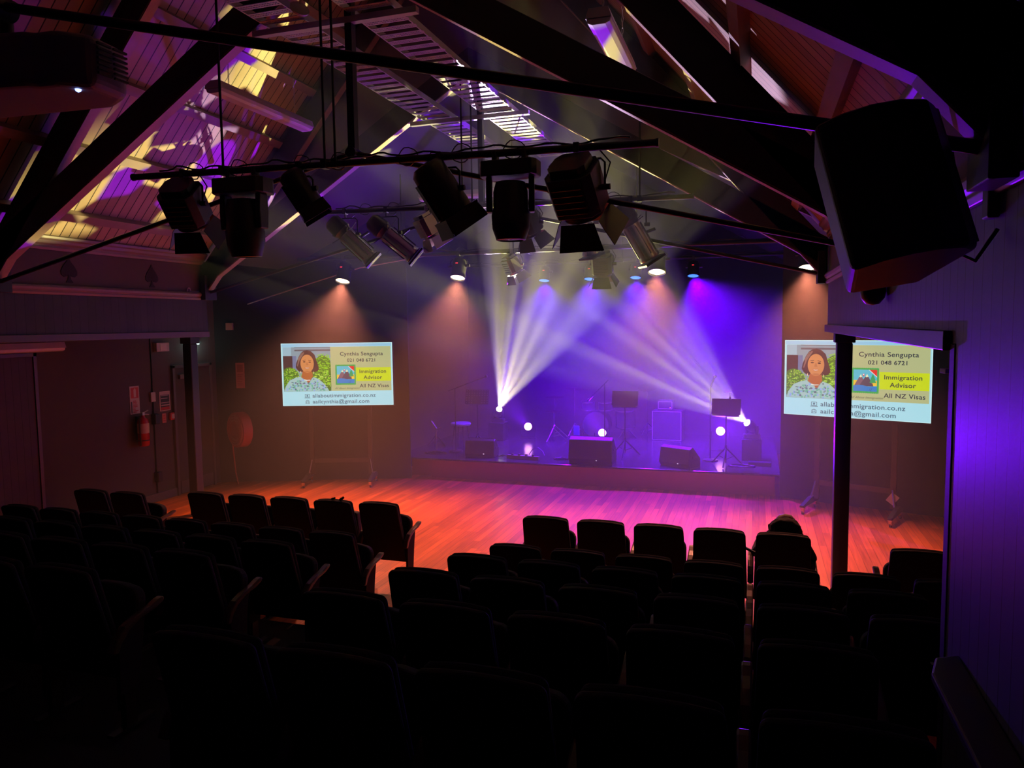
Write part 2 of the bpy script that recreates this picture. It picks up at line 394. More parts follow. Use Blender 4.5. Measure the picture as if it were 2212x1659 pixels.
# ------------------------------------------------------------------ lighting bars
def bar(name, label, x0, x1, y, za, zb, hang):
    t = thing(name, label, 'lighting bar', (0, 0, 0), group='lighting bars across the hall')
    MB().cyl((x0, y, za), (x1, y, zb), .029, n=14).build('pipe', BLK, t, smooth=True)
    for x in (x0, x1): MB().cyl((x - .01, y, za if x == x0 else zb), (x + .01, y, za if x == x0 else zb), .034, n=14).build('end_cap', DKPL, t, smooth=True)
    for hx, ztop in hang:
        zz = za + (zb - za) * (hx - x0) / (x1 - x0)
        m = MB(); m.cyl((hx, y, zz), (hx, y, ztop), .011, n=8); m.box((hx, y, zz), (.05, .07, .07)); m.build('hanger', BLK, t)
    c = MB(); pts = []
    n = 60
    for i in range(n + 1):
        x = x0 + .3 + (x1 - x0 - .5) * i / n; zz = za + (zb - za) * (x - x0) / (x1 - x0)
        pts.append((x, y + .03 * math.sin(i * 1.3), zz + .040 + .008 * math.sin(i * .9) + (.03 * max(0, math.sin(i * .45)) ** 6)))
    c.tube(pts, .008, 6); c.build('power_cable', DKPL, t, smooth=True)
    for i in range(7):
        c = MB()
        hx = x0 + .6 + (x1 - x0 - 1.2) * (i + random.random() * .5) / 7; zz = za + (zb - za) * (hx - x0) / (x1 - x0)
        c.tube([(hx + .09 * math.cos(a), y + .02 * math.sin(3 * a), zz + .02 + .07 * math.sin(a)) for a in [j * .45 for j in range(13)]], .005, 5)
        c.build('spare_cable', DKPL, t, smooth=True)
    return t
bar('lighting_bar', 'black pipe lighting bar nearest the camera carrying six large black lamps', -5.50, -.70, 5.60, 4.10, 4.00,
    [(-3.37, 5.95), (-4.5, 6.6), (-3.47, 5.95)])
bar('lighting_bar', 'middle black pipe lighting bar with six lamps, three of them shiny tubes', -5.60, -.70, 8.78, 4.21, 4.11,
    [(-3.37, 5.8), (-3.5, 5.8), (-1.3, 5.4)])
bar('lighting_bar', 'farthest pipe lighting bar above the stage front carrying the four warm spotlights', -7.05, .86, 10.5, 3.78, 3.74,
    [(-5.2, 5.0), (-3.4, 5.9), (-1.6, 5.2)])
bar('lighting_bar', 'short pipe lighting bar over the back of the stage carrying the blue lamps', -5.9, .9, 14.0, 3.86, 3.86,
    [(-4.6, 5.3), (-2.4, 5.4)])
# conduit rods seen behind, up to the left wall
tag(MB().tube([(-8.3, 10.8, 3.10), (-7.2, 10.9, 3.40), (-6.2, 10.95, 3.65), (-5.0, 10.95, 3.8)], .012, 6).build('conduit', STL, smooth=True), 'thin metal conduit sloping up from the left wall corner to the farthest bar', 'conduit')

# ------------------------------------------------------------------ hung lamps
def clampyoke(t, w, drop, m=BLK2):
    c = MB(); c.box((0, 0, .0), (.045, .075, .075)); c.cyl((0, 0, -.03), (0, 0, -.09), .012); c.build('clamp', m, t, bevel=.004)
    y = MB(); top = -.09; a = .008
    y.tube([(-w / 2, 0, -drop), (-w / 2, 0, top - .03), (-w / 2 + .03, 0, top), (w / 2 - .03, 0, top), (w / 2, 0, top - .03), (w / 2, 0, -drop)], .009, 6)
    y.cyl((-w / 2 - .015, 0, -drop), (-w / 2 + .02, 0, -drop), .02); y.cyl((w / 2 - .02, 0, -drop), (w / 2 + .04, 0, -drop), .022)
    y.build('yoke', m, t, smooth=True)
def head_matrix(drop, tilt, pan):
    """local -Z is the beam; tilt towards +Y, then pan about Z"""
    return Matrix.Translation((0, 0, -drop)) @ Matrix.Rotation(R(pan), 4, 'Z') @ Matrix.Rotation(R(tilt), 4, 'X')
def fresnel(loc, label, tilt, pan, s=1, doors=True, m=BLK2, group='lamps on the lighting bars'):
    t = thing('fresnel_lamp', label, 'stage lamp', loc, group=group)
    clampyoke(t, .34 * s, .24 * s, m)
    H = head_matrix(.24 * s, tilt, pan)
    b = MB(); b.m = H
    o = [(-.11, -.14), (.11, -.14), (.15, -.08), (.15, .08), (.11, .14), (-.11, .14), (-.15, .08), (-.15, -.08)]
    b.prism([(x * s, y * s) for x, y in o], .26 * s, Matrix.Translation((0, 0, -.13 * s)))
    b.prism([(x * s * .8, y * s * .8) for x, y in o], .05 * s, Matrix.Translation((0, 0, .13 * s)))
    for k in range(5): b.box((0, -.147 * s, (-.09 + k * .04) * s), (.2 * s, .012, .012))
    b.build('housing', m, t, bevel=.008)
    f = MB(); f.m = H; f.lathe([(.115 * s, -.13 * s), (.13 * s, -.135 * s), (.13 * s, -.17 * s), (.105 * s, -.17 * s), (.105 * s, -.14 * s)], 20); f.build('lens_ring', m, t, smooth=True)
    l = MB(); l.m = H; l.lathe([(0, -.165 * s), (.06 * s, -.16 * s), (.104 * s, -.145 * s)], 20); l.build('lens', mat('lens_glass', (.3, .3, .32), .08, .3, noise=0), t, smooth=True)
    if doors:
        for q in range(4):
            d = MB(); d.m = H @ Matrix.Rotation(R(90 * q), 4, 'Z') @ Matrix.Translation((0, .13 * s, -.17 * s)) @ Matrix.Rotation(R(28 if q % 2 else 18), 4, 'X')
            d.prism([(-.11 * s, 0), (.11 * s, 0), (.15 * s, -.17 * s), (-.15 * s, -.17 * s)], .004, Matrix(((1, 0, 0, 0), (0, 0, 1, 0), (0, 1, 0, 0), (0, 0, 0, 1))))
            d.build('barn_door', m, t)
    c = MB(); c.tube([(.02, 0, .03), (.12 * s, .03, .0), (.2 * s, .02, -.12), (.16 * s, 0, -.24 * s), (.05, -.02, -.2 * s)], .006, 6); c.build('cable', DKPL, t, smooth=True)
    return t
def profile(loc, label, tilt, pan, s=1, m=SIL, big=False):
    t = thing('profile_lamp', label, 'stage lamp', loc, group='lamps on the lighting bars')
    clampyoke(t, .26 * s, .22 * s, BLK2)
    H = head_matrix(.22 * s, tilt, pan)
    b = MB(); b.m = H
    b.lathe([(.02 * s, .20 * s), (.06 * s, .20 * s), (.085 * s, .17 * s), (.095 * s, .05 * s), (.08 * s, .03 * s), (.08 * s, 0)], 20); b.build('lamp_house', BLK2, t, smooth=True)
    b = MB(); b.m = H
    b.lathe([(.078 * s, .01 * s), (.085 * s, -.01 * s), (.085 * s, -.30 * s), (.092 * s, -.31 * s), (.092 * s, -.33 * s), (.07 * s, -.335 * s)], 20)
    for q in range(8):
        a = 2 * math.pi * q / 8; b.box((.088 * s * math.cos(a), .088 * s * math.sin(a), -.15 * s), (.012, .012, .27 * s), Matrix.Rotation(a, 3, 'Z'))
    b.build('barrel', m, t, smooth=True)
    b = MB(); b.m = H; b.box((0, 0, -.36 * s), (.20 * s, .20 * s, .02 * s)); b.build('gel_frame', BLK2, t, bevel=.003)
    b = MB(); b.m = H; b.lathe([(0, -.375 * s), (.075 * s, -.371 * s)], 18); b.build('lens', mat('lens_glass'), t, smooth=True)
    for q, a in enumerate((.4, 2.0, 3.6, 5.2)):
        b = MB(); b.m = H; b.tube([(.08 * s * math.cos(a), .08 * s * math.sin(a), .01), (.17 * s * math.cos(a), .17 * s * math.sin(a), .03)], .006, 6); b.build('shutter_handle', BLK, t)
    b = MB(); b.m = H; b.tube([(.0, .08 * s, -.12 * s), (.0, .17 * s, -.14 * s)], .014 * s, 8); b.build('tilt_knob', BLK, t, smooth=True)
    c = MB(); c.tube([(.0, .0, .03), (.08, .05, .04), (.12, .03, -.05), (.06, .0, -.1)], .006, 6); c.build('cable', DKPL, t, smooth=True)
    return t
def tube_lamp(loc, label, tilt, pan, s=1):
    t = thing('par_lamp', label, 'stage lamp', loc, group='lamps on the lighting bars')
    clampyoke(t, .32 * s, .24 * s)
    H = head_matrix(.24 * s, tilt, pan)
    b = MB(); b.m = H
    b.lathe([(.03 * s, .22 * s), (.10 * s, .21 * s), (.135 * s, .17 * s), (.14 * s, .02 * s), (.145 * s, -.20 * s), (.12 * s, -.205 * s)], 20)
    b.box((0, -.14 * s, -.04 * s), (.06 * s, .03, .3 * s)); b.build('housing', BLK2, t, smooth=True)
    b = MB(); b.m = H; b.box((0, 0, -.215 * s), (.30 * s, .30 * s, .02)); b.build('gel_frame', BLK2, t)
    for q in range(4):
        d = MB(); d.m = H @ Matrix.Rotation(R(90 * q), 4, 'Z') @ Matrix.Translation((0, .145 * s, -.225 * s)) @ Matrix.Rotation(R(8), 4, 'X')
        d.prism([(-.14 * s, 0), (.14 * s, 0), (.16 * s, -.12 * s), (-.16 * s, -.12 * s)], .004, Matrix(((1, 0, 0, 0), (0, 0, 1, 0), (0, 1, 0, 0), (0, 0, 0, 1))))
        d.build('barn_door', BLK2, t)
    b = MB(); b.m = H; b.lathe([(0, -.2 * s), (.12 * s, -.195 * s)], 18); b.build('lens', mat('lens_glass'), t, smooth=True)
    c = MB(); c.tube([(.0, .0, .03), (-.09, .03, .05), (-.14, .03, -.08), (-.08, .0, -.18)], .006, 6); c.build('cable', DKPL, t, smooth=True)
    return t
def moving_head(loc, label, tilt, pan, s=1, hang=True, m=BLK2, lens=None, group='moving head lamps'):
    t = thing('moving_head_lamp', label, 'stage lamp', loc, group=group)
    g = -1 if hang else 1
    b = MB()
    if hang: b.box((-.12 * s, 0, -.02), (.04, .08, .08)); b.box((.12 * s, 0, -.02), (.04, .08, .08))
    b.prism([(-.2 * s, -.12 * s), (.2 * s, -.12 * s), (.23 * s, -.06 * s), (.23 * s, .06 * s), (.2 * s, .12 * s), (-.2 * s, .12 * s), (-.23 * s, .06 * s), (-.23 * s, -.06 * s)], .12 * s, Matrix.Translation((0, 0, -.19 * s if hang else .01)))
    b.box((0, .125 * s, (-.13 if hang else .07) * s), (.2 * s, .02, .06 * s))
    b.build('base', m, t, bevel=.012)
    zc = (-.42 if hang else .34) * s
    for sx in (-1, 1):
        y = MB(); y.m = Matrix.Rotation(R(pan), 4, 'Z')
        z0, z1 = sorted(((-.19 if hang else .13) * s, zc + g * .04 * s))
        y.prism([(-.05 * s, z0), (.05 * s, z0), (.06 * s, (z0 + z1) / 2), (.05 * s, z1), (-.05 * s, z1), (-.06 * s, (z0 + z1) / 2)], .045 * s,
                Matrix(((0, 0, 1, sx * .165 * s - .022 * s), (1, 0, 0, 0), (0, 1, 0, 0), (0, 0, 0, 1))))
        y.build('yoke_arm', m, t, bevel=.01)
    H = Matrix.Translation((0, 0, zc)) @ Matrix.Rotation(R(pan), 4, 'Z') @ Matrix.Rotation(R(tilt), 4, 'X')
    h = MB(); h.m = H
    h.lathe([(.06 * s, .20 * s), (.115 * s, .19 * s), (.135 * s, .12 * s), (.135 * s, 0), (.15 * s, -.06 * s), (.145 * s, -.16 * s), (.115 * s, -.25 * s), (.10 * s, -.255 * s), (.095 * s, -.24 * s)], 24)
    h.build('head', m, t, smooth=True)
    l = MB(); l.m = H; l.lathe([(0, -.252 * s), (.08 * s, -.248 * s), (.096 * s, -.242 * s)], 20); l.build('lens', lens or mat('lens_glass'), t, smooth=True)
    return t, H
def led_par(loc, label, lensm, s=1, tilt=0, pan=0, group=None):
    t = thing('led_par_lamp', label, 'stage lamp', loc, group=group)
    clampyoke(t, .24 * s, .17 * s)
    H = head_matrix(.20 * s, tilt, pan)
    b = MB(); b.m = H; b.lathe([(.05 * s, .13 * s), (.09 * s, .12 * s), (.10 * s, .07 * s), (.10 * s, -.1 * s), (.112 * s, -.105 * s), (.112 * s, -.15 * s), (.1 * s, -.15 * s), (.1 * s, -.13 * s)], 20)
    b.build('housing', BLK, t, smooth=True)
    l = MB(); l.m = H; l.lathe([(0, -.137 * s), (.099 * s, -.132 * s)], 20); l.build('lens', lensm, t, smooth=True)
    d = MB(); d.m = H; d.box((0, -.1 * s, .03 * s), (.035, .01, .014)); d.build('display', mat('red_display', emit=(1, .03, .05), strength=1.2), t)
    return t

B1 = lambda x: (x, 5.6, 4.10 - .10 * (x + 5.5) / 4.8)
B2 = lambda x: (x, 8.78, 4.21 - .10 * (x + 5.6) / 4.9)
B3 = lambda x: (x, 10.5, 3.78 - .04 * (x + 7.05) / 7.9)
fresnel(B1(-4.93), 'large black boxy lamp at the left end of the nearest lighting bar', 40, 10, 1.15)
moving_head(B1(-4.30), 'black moving head lamp hanging second from left on the nearest bar', 4, 0, 1.12)
tube_lamp(B1(-3.72), 'black tubular lamp with barn doors, third from left on the nearest bar', 32, -60, .80)
tube_lamp(B1(-2.42), 'large black tubular lamp right of the king post on the nearest bar', 34, -50, 1.05)
moving_head(B1(-1.83), 'black moving head lamp hanging straight down near the middle of the picture', 0, 15, 1.0)
fresnel(B1(-1.30), 'large black boxy lamp at the right end of the nearest lighting bar', 38, -12, 1.25)
profile(B2(-5.16), 'shiny tubular profile lamp, leftmost of those on the middle bar', 46, -65, 1.35)
profile(B2(-4.56), 'shiny tubular profile lamp, second from left on the middle bar', 50, -68, 1.35)
fresnel(B2(-3.98), 'boxy lamp with open barn doors left of the king post on the middle bar', 30, -40, .9, m=SIL)
fresnel(B2(-2.66), 'boxy lamp with reddish barn doors right of the king post on the middle bar', 30, -30, .95)
profile(B2(-1.97), 'shiny profile lamp with a square frame pointing down on the middle bar', 22, -30, 1.15)
profile(B2(-1.40), 'shiny profile lamp at the right end of the middle bar', 32, -60, 1.35)
fresnel(B3(-3.42), 'small pale boxy lamp between the left and middle beams on the farthest bar', 28, -40, .8, m=SIL)
fresnel(B3(-2.08), 'small dark boxy lamp right of centre on the farthest bar', 20, 0, .95)

WARM_L = mat('warm_lens', emit=(1, .72, .45), strength=6)
wl = ['leftmost warm spotlight, glowing above the left television', 'warm spotlight second from left on the farthest bar, left of the yellow beam',
      'warm spotlight third from left on the farthest bar, over the stage', 'rightmost warm spotlight, half hidden behind the sloping tie rod on the right']
for (x, lab) in zip((-6.22, -4.26, -1.31, .62), wl):
    p = B3(x); t = led_par(p, lab, WARM_L, 1.1, -22, 0, 'warm spotlights over the stage front')
    spot('warm_beam', t, (p[0], p[1] - .065, p[2] - .38), (p[0] * .98, p[1] - 1.6, 0), E_WARM, C_WARM, 88, 1.0, .05)
BLUE_L = mat('blue_lens', emit=(.05, .22, 1), strength=2.2)
bl = ['leftmost blue lamp over the back of the stage', 'second blue lamp from the left over the back of the stage',
      'third blue lamp from the left over the back of the stage', 'rightmost blue lamp over the back of the stage']
for x, lab in zip((-3.90, -3.01, -2.14, -1.10), bl):
    t = led_par((x, 14.0, 3.86), lab, BLUE_L, 1.0, -18, 0, 'blue lamps over the back of the stage')
    spot('blue_beam', t, (x, 13.95, 3.48), (x + .25 + (1.2 if x > -1.5 else 0), 13.6, .35), E_BLUE * (2.0 if x > -1.5 else .8), C_BLUE, 120, 1.0, .05)

# ------------------------------------------------------------------ stage
st = thing('stage_platform', 'low timber stage platform with an orange lit front', 'stage', (0, 0, 0))
SZ = .34
MB().span((-5.46, 12.0, 0), (.30, 15.9, SZ - .03)).build('platform', mat('stage_face_ply', (.42, .12, .07), .6, noise=.1), st)
MB().span((-6.2, 12.0 - .02, SZ - .03), (.38, 15.9, SZ)).build('deck', floorboards('stage_deck', (.05, .04, .05), .2, .14, 2.4), st, bevel=.008)
MB().span((-5.9, 12.12, 0), (-5.46, 12.2, SZ - .03)).build('side_panel', mat('stage_face_ply'), st)
def rz(a): return Matrix.Rotation(R(a), 4, 'Z')

def wedge(loc, ang, s, label, grille=True, blue=False):
    t = thing('stage_monitor', label, 'loudspeaker', loc, R(ang), 'wedge monitors along the stage front')
    b = MB(); prof = [(-.20, 0), (.16, 0), (.22, .08), (.16, .36), (.06, .40), (-.20, .16)]
    fr = Matrix(((0, 0, 1, -.33 * s), (-1, 0, 0, 0), (0, 1, 0, 0), (0, 0, 0, 1)))
    # slanted grille faces the back of the stage
    b.prism([(x * s, z * s) for x, z in prof], .66 * s, fr); b.build('cabinet', BLK, t, bevel=.012)
    gm = MB(); a = Vector((0, -.06 * s - .004, .40 * s)); c = Vector((0, .20 * s + .004, .16 * s))
    n = Vector((0, (a - c).z, -(a - c).y)).normalized() * .012
    if n.z < 0: n = -n
    gm.add([(-.3 * s, *(a)[1:]), (.3 * s, *(a)[1:]), (.3 * s, *(c)[1:]), (-.3 * s, *(c)[1:]),
            (-.3 * s, *(a + n)[1:]), (.3 * s, *(a + n)[1:]), (.3 * s, *(c + n)[1:]), (-.3 * s, *(c + n)[1:])],
           [(0, 1, 2, 3), (7, 6, 5, 4), (0, 4, 5, 1), (1, 5, 6, 2), (2, 6, 7, 3), (3, 7, 4, 0)])
    gm.build('grille', DKPL, t)
    for sx in (-1, 1):
        h = MB(); h.box((sx * .33 * s, 0, .2 * s), (.012, .12, .03)); h.build('handle', BLK2, t)
    p = MB(); p.box((.1 * s, -.222 * s + 0, .07), (.02, .006, .012)); p.build('power_light', mat('small_white_light', emit=(.9, .8, 1), strength=1), t)
    return t
wedge((-4.66, 12.42, SZ), 4, .82, 'small black wedge monitor at the left of the stage front')
wedge((-2.62, 12.34, SZ), 0, 1.12, 'largest black wedge monitor at the middle of the stage front')
wedge((-1.17, 12.36, SZ), -28, .86, 'black wedge monitor right of centre, turned to show its blue lit top')

def tripod(t, r, z0, zt, n=3, m=BLK, rot=0, rad=.012):
    for k in range(n):
        a = 2 * math.pi * k / n + rot
        l = MB(); l.tube([(0, 0, z0), (r * math.cos(a), r * math.sin(a), .015)], rad, 7); l.tube([(r * math.cos(a) * .5, r * math.sin(a) * .5, z0 * .5), (0, 0, z0 * .35)], rad * .6, 6)
        l.build('leg', m, t, smooth=True)
def music_stand(loc, ang, h, w, label, perf=False, clip=False, tilt=20):
    t = thing('music_stand', label, 'music stand', loc, R(ang), 'music stands on the stage')
    MB().tube([(0, 0, .05), (0, 0, h - .12)], .011, 8).build('pole', BLK, t, smooth=True)
    MB().cyl((0, 0, .28), (0, 0, .34), .02).build('collar', BLK, t, smooth=True)
    tripod(t, .28, .30, 0, rot=.5)
    d = MB(); d.m = Matrix.Translation((0, 0, h)) @ Matrix.Rotation(R(-tilt), 4, 'X')
    hh = w * .62
    if perf:
        nx, nz = 9, 6; cw, ch = w / nx, hh / nz
        for i in range(nx):
            for j in range(nz):
                cx0, cz0 = -w / 2 + i * cw, -hh / 2 + j * ch
                if 2 < i < 6 and j < 3: d.span((cx0, -.002, cz0), (cx0 + cw, .002, cz0 + ch)); continue
                q = .27
                d.span((cx0, -.002, cz0), (cx0 + cw, .002, cz0 + ch * q)); d.span((cx0, -.002, cz0 + ch * (1 - q)), (cx0 + cw, .002, cz0 + ch))
                d.span((cx0, -.002, cz0 + ch * q), (cx0 + cw * q, .002, cz0 + ch * (1 - q))); d.span((cx0 + cw * (1 - q), -.002, cz0 + ch * q), (cx0 + cw, .002, cz0 + ch * (1 - q)))
    else:
        d.prism([(-w / 2, hh / 2), (w / 2, hh / 2), (w / 2, -hh / 2 + .03), (w / 2 - .04, -hh / 2), (-w / 2 + .04, -hh / 2), (-w / 2, -hh / 2 + .03)], .004, Matrix(((1, 0, 0, 0), (0, 0, 1, 0), (0, 1, 0, 0), (0, 0, 0, 1))))
    d.box((0, .035, -hh / 2), (w * .96, .07, .004)); d.build('desk', BLK, t)
    if clip:
        c = MB(); c.box((.06, 0, h + hh / 2 + .01), (.03, .03, .05)); c.tube([(.06, 0, h + hh / 2 + .03), (.055, 0, h + hh / 2 + .10)], .005, 6)
        c.build('clip_light', BLK, t)
        c = MB(); c.box((.03, 0, h + hh / 2 + .105), (.09, .03, .012)); c.build('light_head', WPL, t)
    return t
music_stand((-4.92, 12.9, SZ), 8, 1.02, .44, 'perforated music stand left of the yellow moving head lamp', True)
music_stand((-2.18, 13.0, SZ), 0, 1.02, .46, 'solid music stand on a tripod in the middle of the stage')
music_stand((-.45, 12.55, SZ), -5, .96, .46, 'solid music stand with a clip light at the right of the stage', clip=True, tilt=14)

def mic_stand(loc, h, label, boom=None, bent=(0, 0)):
    t = thing('microphone_stand', label, 'microphone stand', loc, 0, 'microphone stands on the stage')
    MB().lathe([(.13, 0), (.13, .02), (.03, .035), (.012, .04)], 20).build('base', BLK, t, smooth=True)
    MB().tube([(0, 0, .03), (0, 0, h)], .010, 8).build('pole', BLK, t, smooth=True)
    e = Vector((0, 0, h))
    if boom:
        e2 = e + Vector(boom); MB().tube([e - Vector(boom) * .3, e2], .008, 8).build('boom', BLK, t, smooth=True); e = e2
        dr = Vector(boom).normalized()
    else: dr = Vector((.35, .1, .95)).normalized()
    MB().cyl(e, e + dr * .05, .017).build('mic_clip', BLK, t, smooth=True)
    mc = MB(); mc.cyl(e + dr * .02, e + dr * .17, .012, .017); fr = Matrix.Translation(e + dr * .19)
    mc.lathe([(.0, -.032), (.018, -.026), (.027, -.008), (.027, .01), (.016, .026), (0, .031)], 14, fr); mc.build('microphone', DKPL, t, smooth=True)
    return t
mic_stand((-.72, 12.95, SZ), 1.26, 'straight black microphone stand left of the clip light music stand')
mic_stand((-5.30, 12.75, SZ), 1.18, 'boom microphone stand at the far left of the stage', boom=(.42, .05, .16))
mic_stand((-2.62, 13.4, SZ), 1.25, 'boom microphone stand just left of the middle music stand', boom=(-.28, .3, -.25))

# floor lamps: two moving heads and three violet LED pars
YEL_L = mat('yellow_lens', emit=(1, .95, .5), strength=14)
WHT_L = mat('violet_led_lens', emit=(1, .36, .95), strength=10)
Y_ = (.95, .84, .27); P_ = (.17, .0, .85); K_ = (.5, .36, .58); D_ = (0, 0, 0)
gl = dict(scale=(26, 8, 1), rot=.75, loc=(.4, 0, 0), stops=[(0, D_), (.16, P_), (.26, K_), (.52, Y_), (.78, D_)])
gr = dict(scale=(30, 19, 1), rot=.2, loc=(.3, .1, 0), stops=[(0, D_), (.22, P_), (.38, D_), (.50, K_), (.56, Y_), (.82, D_)])
for loc, tgt, lab, gb, ang in (((-5.0, 14.3, SZ), (-1.7, 8.6, 5.0), 'moving head lamp on the stage floor throwing the left yellow beam', gl, 27),
                               ((-.05, 13.25, SZ), (-4.95, 6.8, 5.8), 'moving head lamp on the stage floor throwing the right yellow beam', gr, 38)):
    src = Vector(loc) + Vector((0, 0, .56)); d = (Vector(tgt) - src).normalized()
    pan = math.degrees(math.atan2(-d.x, d.y)); tilt = math.degrees(math.acos(-d.z))
    t, H = moving_head(loc, lab, tilt, pan, .62, False, BLK2, YEL_L, 'moving head lamps on the stage floor')
    for c in list(t.children):
        c.location.z += .35
    MB().span((-.16, -.16, 0), (.16, .16, .36)).build('plinth', BLK, t, bevel=.01)
    p = (Matrix.Translation(loc) @ Matrix.Translation((0, 0, .35)) @ H) @ Vector((0, 0, -.25 * .62 - .02))
    spot('yellow_beam', t, p, tgt, E_GOBO * (1 if loc[0] < -1 else 1.35), (1, 1, 1), ang, .12, .03, gobo=gb)
for loc, tgt, lab in (((-4.45, 14.6, SZ), (-5.7, 8.95, 4.6), 'white glowing LED lamp on the stage floor right of the left yellow beam'),
                      ((-2.90, 14.6, SZ), (-4.9, 8.95, 5.1), 'white glowing LED lamp half hidden behind the largest wedge monitor'),
                      ((-.60, 14.0, SZ), (.75, 3.1, 2.35), 'white glowing LED lamp beside the pole of the right music stand')):
    h = .36 if loc[0] > -1 else (.24 if loc[0] < -4 else .16)
    t = thing('led_floor_lamp', lab, 'stage lamp', loc, 0, 'violet LED lamps on the stage floor')
    MB().tube([(-.16, 0, h - .0), (-.16, 0, .012), (.16, 0, .012), (.16, 0, h)], .009, 6).build('yoke', BLK, t, smooth=True)
    src = Vector(loc) + Vector((0, 0, h)); d = (Vector((0, 0, 2.7)) - src).normalized(); d = (d * 5 + (Vector(tgt) - src).normalized()).normalized()
    H = Matrix.Translation((0, 0, h)) @ aim(d)
    b = MB(); b.m = H; b.lathe([(.04, .13), (.07, .115), (.085, .05), (.09, -.05), (.083, -.055)], 20); b.build('housing', BLK, t, smooth=True)
    b = MB(); b.m = H; b.lathe([(0, -.064), (.078, -.058)], 20); b.build('lens', WHT_L, t, smooth=True)
    spot('violet_beam', t, src + d * .09, tgt, E_VIOLET * (3.6 if loc[0] > -1 else 1.9), C_VIOLET, 16 if loc[0] > -1 else 44, 1.0, .05)
    if loc[0] > -1: spot('violet_spill', t, src + d * .09, (.75, 5.2, 3.0), 620, C_VIOLET, 46, 1.0, .05)

# amplifier stack
t = thing('speaker_cabinet', 'tall dark guitar speaker cabinet with a pale edge standing on the stage', 'amplifier', (-1.66, 15.1, SZ), R(-4))
MB().span((-.30, -.17, 0), (.30, .17, .60)).build('cabinet', BLK2, t, bevel=.01)
MB().span((-.27, -.18, .03), (.27, -.17, .57)).build('grille', mat('grille_cloth', (.05, .045, .06), .8), t)
e = MB()
for a, b in (((-.29, -.185, .01), (-.275, -.17, .59)), ((.275, -.185, .01), (.29, -.17, .59)), ((-.29, -.185, .01), (.29, -.17, .022)), ((-.29, -.185, .578), (.29, -.17, .59))): e.span(a, b)
e.build('edge_piping', STL, t)
t = thing('amplifier_head', 'small amplifier head with a red power light on top of the tall speaker cabinet', 'amplifier', (-1.70, 15.1, SZ + .60), R(-4))
MB().span((-.15, -.12, .01), (.15, .12, .20)).build('case', BLK2, t, bevel=.008)
e = MB(); e.span((-.14, -.128, .03), (.14, -.12, .04)); e.span((-.14, -.128, .17), (.14, -.12, .18)); e.span((-.14, -.128, .03), (-.13, -.12, .18)); e.span((.13, -.128, .03), (.14, -.12, .18)); e.build('trim', STL, t)
e = MB()
for k in range(6): e.cyl((-.08 + k * .028, -.13, .06), (-.08 + k * .028, -.12, .06), .007, n=8)
e.build('knobs', SIL, t)
MB().cyl((.10, -.132, .06), (.10, -.12, .06), .01, n=8).build('power_light', mat('amber_light', emit=(1, .25, .1), strength=2), t)

# drum kit
def cymbal(loc, h, r, label, tilt=8):
    t = thing('cymbal', label, 'cymbal', loc, 0, 'cymbals of the drum kit')
    c = MB(); c.m = Matrix.Translation((0, 0, h)) @ Matrix.Rotation(R(tilt), 4, 'X'); c.lathe([(0, .03), (.04, .022), (.06, .012), (r, 0), (r, -.002), (.06, .008)], 24); c.build('plate', mat('bronze', (.55, .42, .25), .25, 1, noise=0), t, smooth=True)
    MB().tube([(0, 0, .03), (0, 0, h)], .010, 8).build('stand', CHR, t, smooth=True); tripod(t, .26, .26, 0, m=CHR, rot=.2)
cymbal((-3.95, 14.85, SZ), .84, .19, 'cymbal on a tripod at the left side of the drum kit', 3)
cymbal((-3.62, 15.25, SZ), .98, .2, 'raised cymbal behind the left side of the drum kit', -14)
cymbal((-2.15, 15.62, SZ), 1.0, .2, 'raised cymbal at the right side of the drum kit', 20)
cymbal((-3.85, 14.38, SZ), .6, .16, 'low pair cymbal in front of the drum kit', 0)
def drum(loc, r, h, zc, label, axis='z', legs=True):
    t = thing('drum', label, 'drum', loc, 0, 'drums of the kit')
    fr = Matrix.Translation((0, 0, zc)) @ (Matrix.Rotation(R(90), 4, 'X') if axis == 'y' else Matrix.Rotation(R(10), 4, 'X'))
    MB().lathe([(r, -h / 2), (r, h / 2)], 24, fr).build('shell', mat('drum_shell', (.06, .03, .09), .25), t, smooth=True)
    for s_ in (-1, 1):
        MB().lathe([(r + .008, s_ * h / 2 - .015), (r + .012, s_ * h / 2), (r + .008, s_ * h / 2 + .012), (r - .004, s_ * h / 2 + .01)], 24, fr).build('hoop', CHR, t, smooth=True)
        MB().lathe([(0, s_ * h / 2), (r, s_ * h / 2)], 24, fr).build('head', mat('drum_skin', (.25, .24, .3), .5), t, smooth=True)
    if legs:
        if axis == 'y':
            l = MB(); l.tube([(-r * .9, -.1, zc * .7), (-r * 1.15, -.16, .01)], .01, 6); l.tube([(r * .9, -.1, zc * .7), (r * 1.15, -.16, .01)], .01, 6); l.build('spur', CHR, t)
        else:
            l = MB(); l.tube([(0, 0, zc - h / 2), (0, 0, .2)], .012, 6)
            for k in range(3): l.tube([(0, 0, .22), (.24 * math.cos(k * 2.1), .24 * math.sin(k * 2.1), .01)], .01, 6)
            l.build('stand', CHR, t)
drum((-3.1, 15.1, SZ), .26, .4, .28, 'bass drum standing on its side at the centre of the kit', 'y')
drum((-3.27, 15.0, SZ), .15, .16, .68, 'left small tom drum of the kit', legs=False)
drum((-2.91, 15.0, SZ), .15, .16, .68, 'right small tom drum of the kit', legs=False)
drum((-2.52, 15.1, SZ), .2, .36, .42, 'floor tom drum at the right of the kit')
tag(MB().box((-3.36, 14.3, SZ + .17), (.12, .03, .33)).build('pedal_case', mat('blue_case', (.1, .1, .5), .4), bevel=.006), 'small upright blue box before the drum kit behind the largest wedge monitor', 'box')

